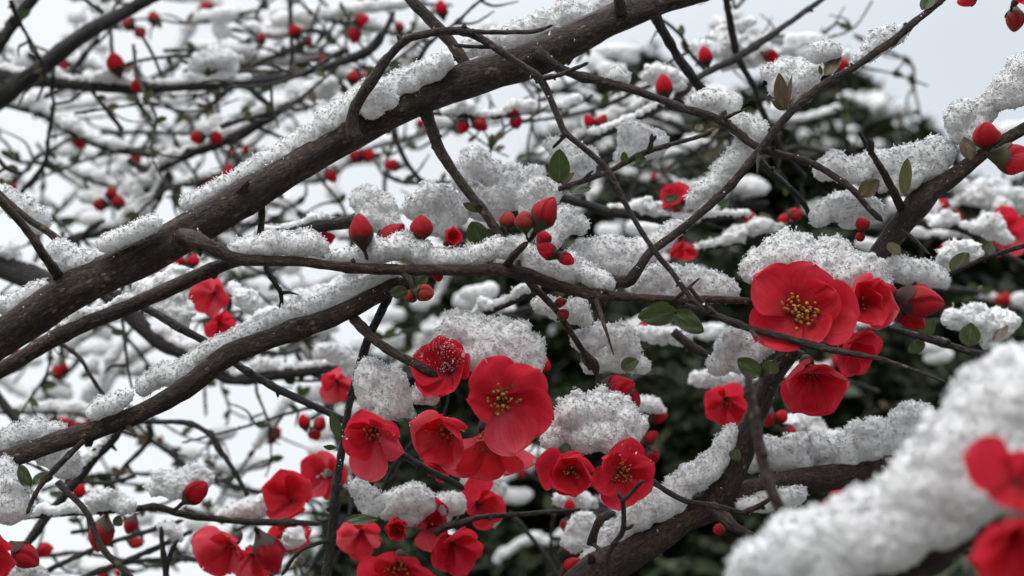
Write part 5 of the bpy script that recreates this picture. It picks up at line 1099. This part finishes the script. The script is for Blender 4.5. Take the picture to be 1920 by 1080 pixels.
# blurred ones the photo shows one by one
for x, y, ln, a, d in ((217, 118, 42, 105, .79), (258, 160, 28, 200, .79), (370, 258, 28, 190, .84), (406, 258, 26, 340, .84), (187, 383, 26, 180, .85), (222, 378, 26, 90, .85), (208, 362, 24, 80, .85), (430, 326, 40, 92, .8), (408, 352, 26, 60, .8), (662, 145, 26, 80, .8), (706, 180, 18, 90, .66),
                       (553, 58, 28, 110, .9), (577, 78, 22, 310, .9), (664, 65, 36, 265, .85), (678, 38, 32, 20, .85), (828, 16, 34, 100, .85), (1055, 5, 30, 90, .85), (288, 33, 26, 95, 1.0), (264, 62, 24, 300, 1.0), (240, 45, 26, 140, 1.0), (868, 238, 30, 250, .72), (900, 234, 34, 325, .72), (964, 208, 30, 90, .72), (968, 230, 26, 280, .72),
                       (1105, 228, 30, 120, .68), (1128, 228, 30, 60, .68), (1245, 160, 44, 100, .64), (1322, 104, 36, 105, .68), (1446, 106, 32, 335, .69), (668, 292, 26, 170, .78), (690, 290, 26, 20, .78), (735, 310, 30, 170, .85), (620, 330, 30, 300, .82), (985, 340, 24, 80, .6), (1400, 405, 30, 20, .68), (1490, 403, 34, 20, .68), (1470, 412, 24, 170, .68),
                       (612, 446, 36, 10, .59), (335, 488, 32, 100, .66), (362, 488, 24, 80, .66), (1220, 820, 34, 40, .62), (1235, 780, 34, 10, .62), (1225, 855, 26, 300, .62), (1440, 785, 34, 250, .64), (1465, 780, 26, 60, .64), (1480, 810, 34, 320, .64), (1560, 825, 32, 130, .66), (1550, 950, 34, 250, .62), (1588, 950, 36, 300, .62), (1570, 925, 26, 90, .62),
                       (1348, 993, 22, 200, .60), (1068, 950, 30, 90, .63), (1062, 985, 26, 260, .63), (1070, 1025, 38, 30, .64), (1765, 385, 34, 150, .74), (1790, 405, 34, 330, .74), (1745, 400, 26, 200, .74), (1020, 685, 30, 70, .66), (660, 740, 30, 200, .66), (570, 790, 30, 100, .7), (600, 795, 30, 60, .7), (590, 815, 26, 300, .7), (245, 985, 34, 250, .66), (255, 1017, 30, 350, .7), (85, 1030, 34, 10, .72), (150, 920, 30, 60, .66), (120, 795, 28, 20, .8),
                       (1548, 822, 20, 90, .66), (1205, 612, 22, 90, .62), (20, 350, 24, 90, .9), (150, 265, 30, 300, .86), (140, 240, 26, 90, .86)):
    bud(None, x, y, ln, a, d, 'oval' if ln > 29 else 'round', 0.2, 'petal' if (x + y) % 3 else 'bud', group='blurred red buds of the far twigs')

# labels must single out: anything still equal gets a finer place
seen = {}
for o in list(COL.objects):
    if o.parent is None and 'label' in o:
        l = o['label']
        if l in seen:
            seen[l] += 1
            o['label'] = l.replace(' at ', [' just beside the one at ', ' close above the one at ', ' tight under the one at ', ' touching the one at '][min(seen[l] - 2, 3)], 1) if ' at ' in l else l + ', the other one'
        else: seen[l] = 1
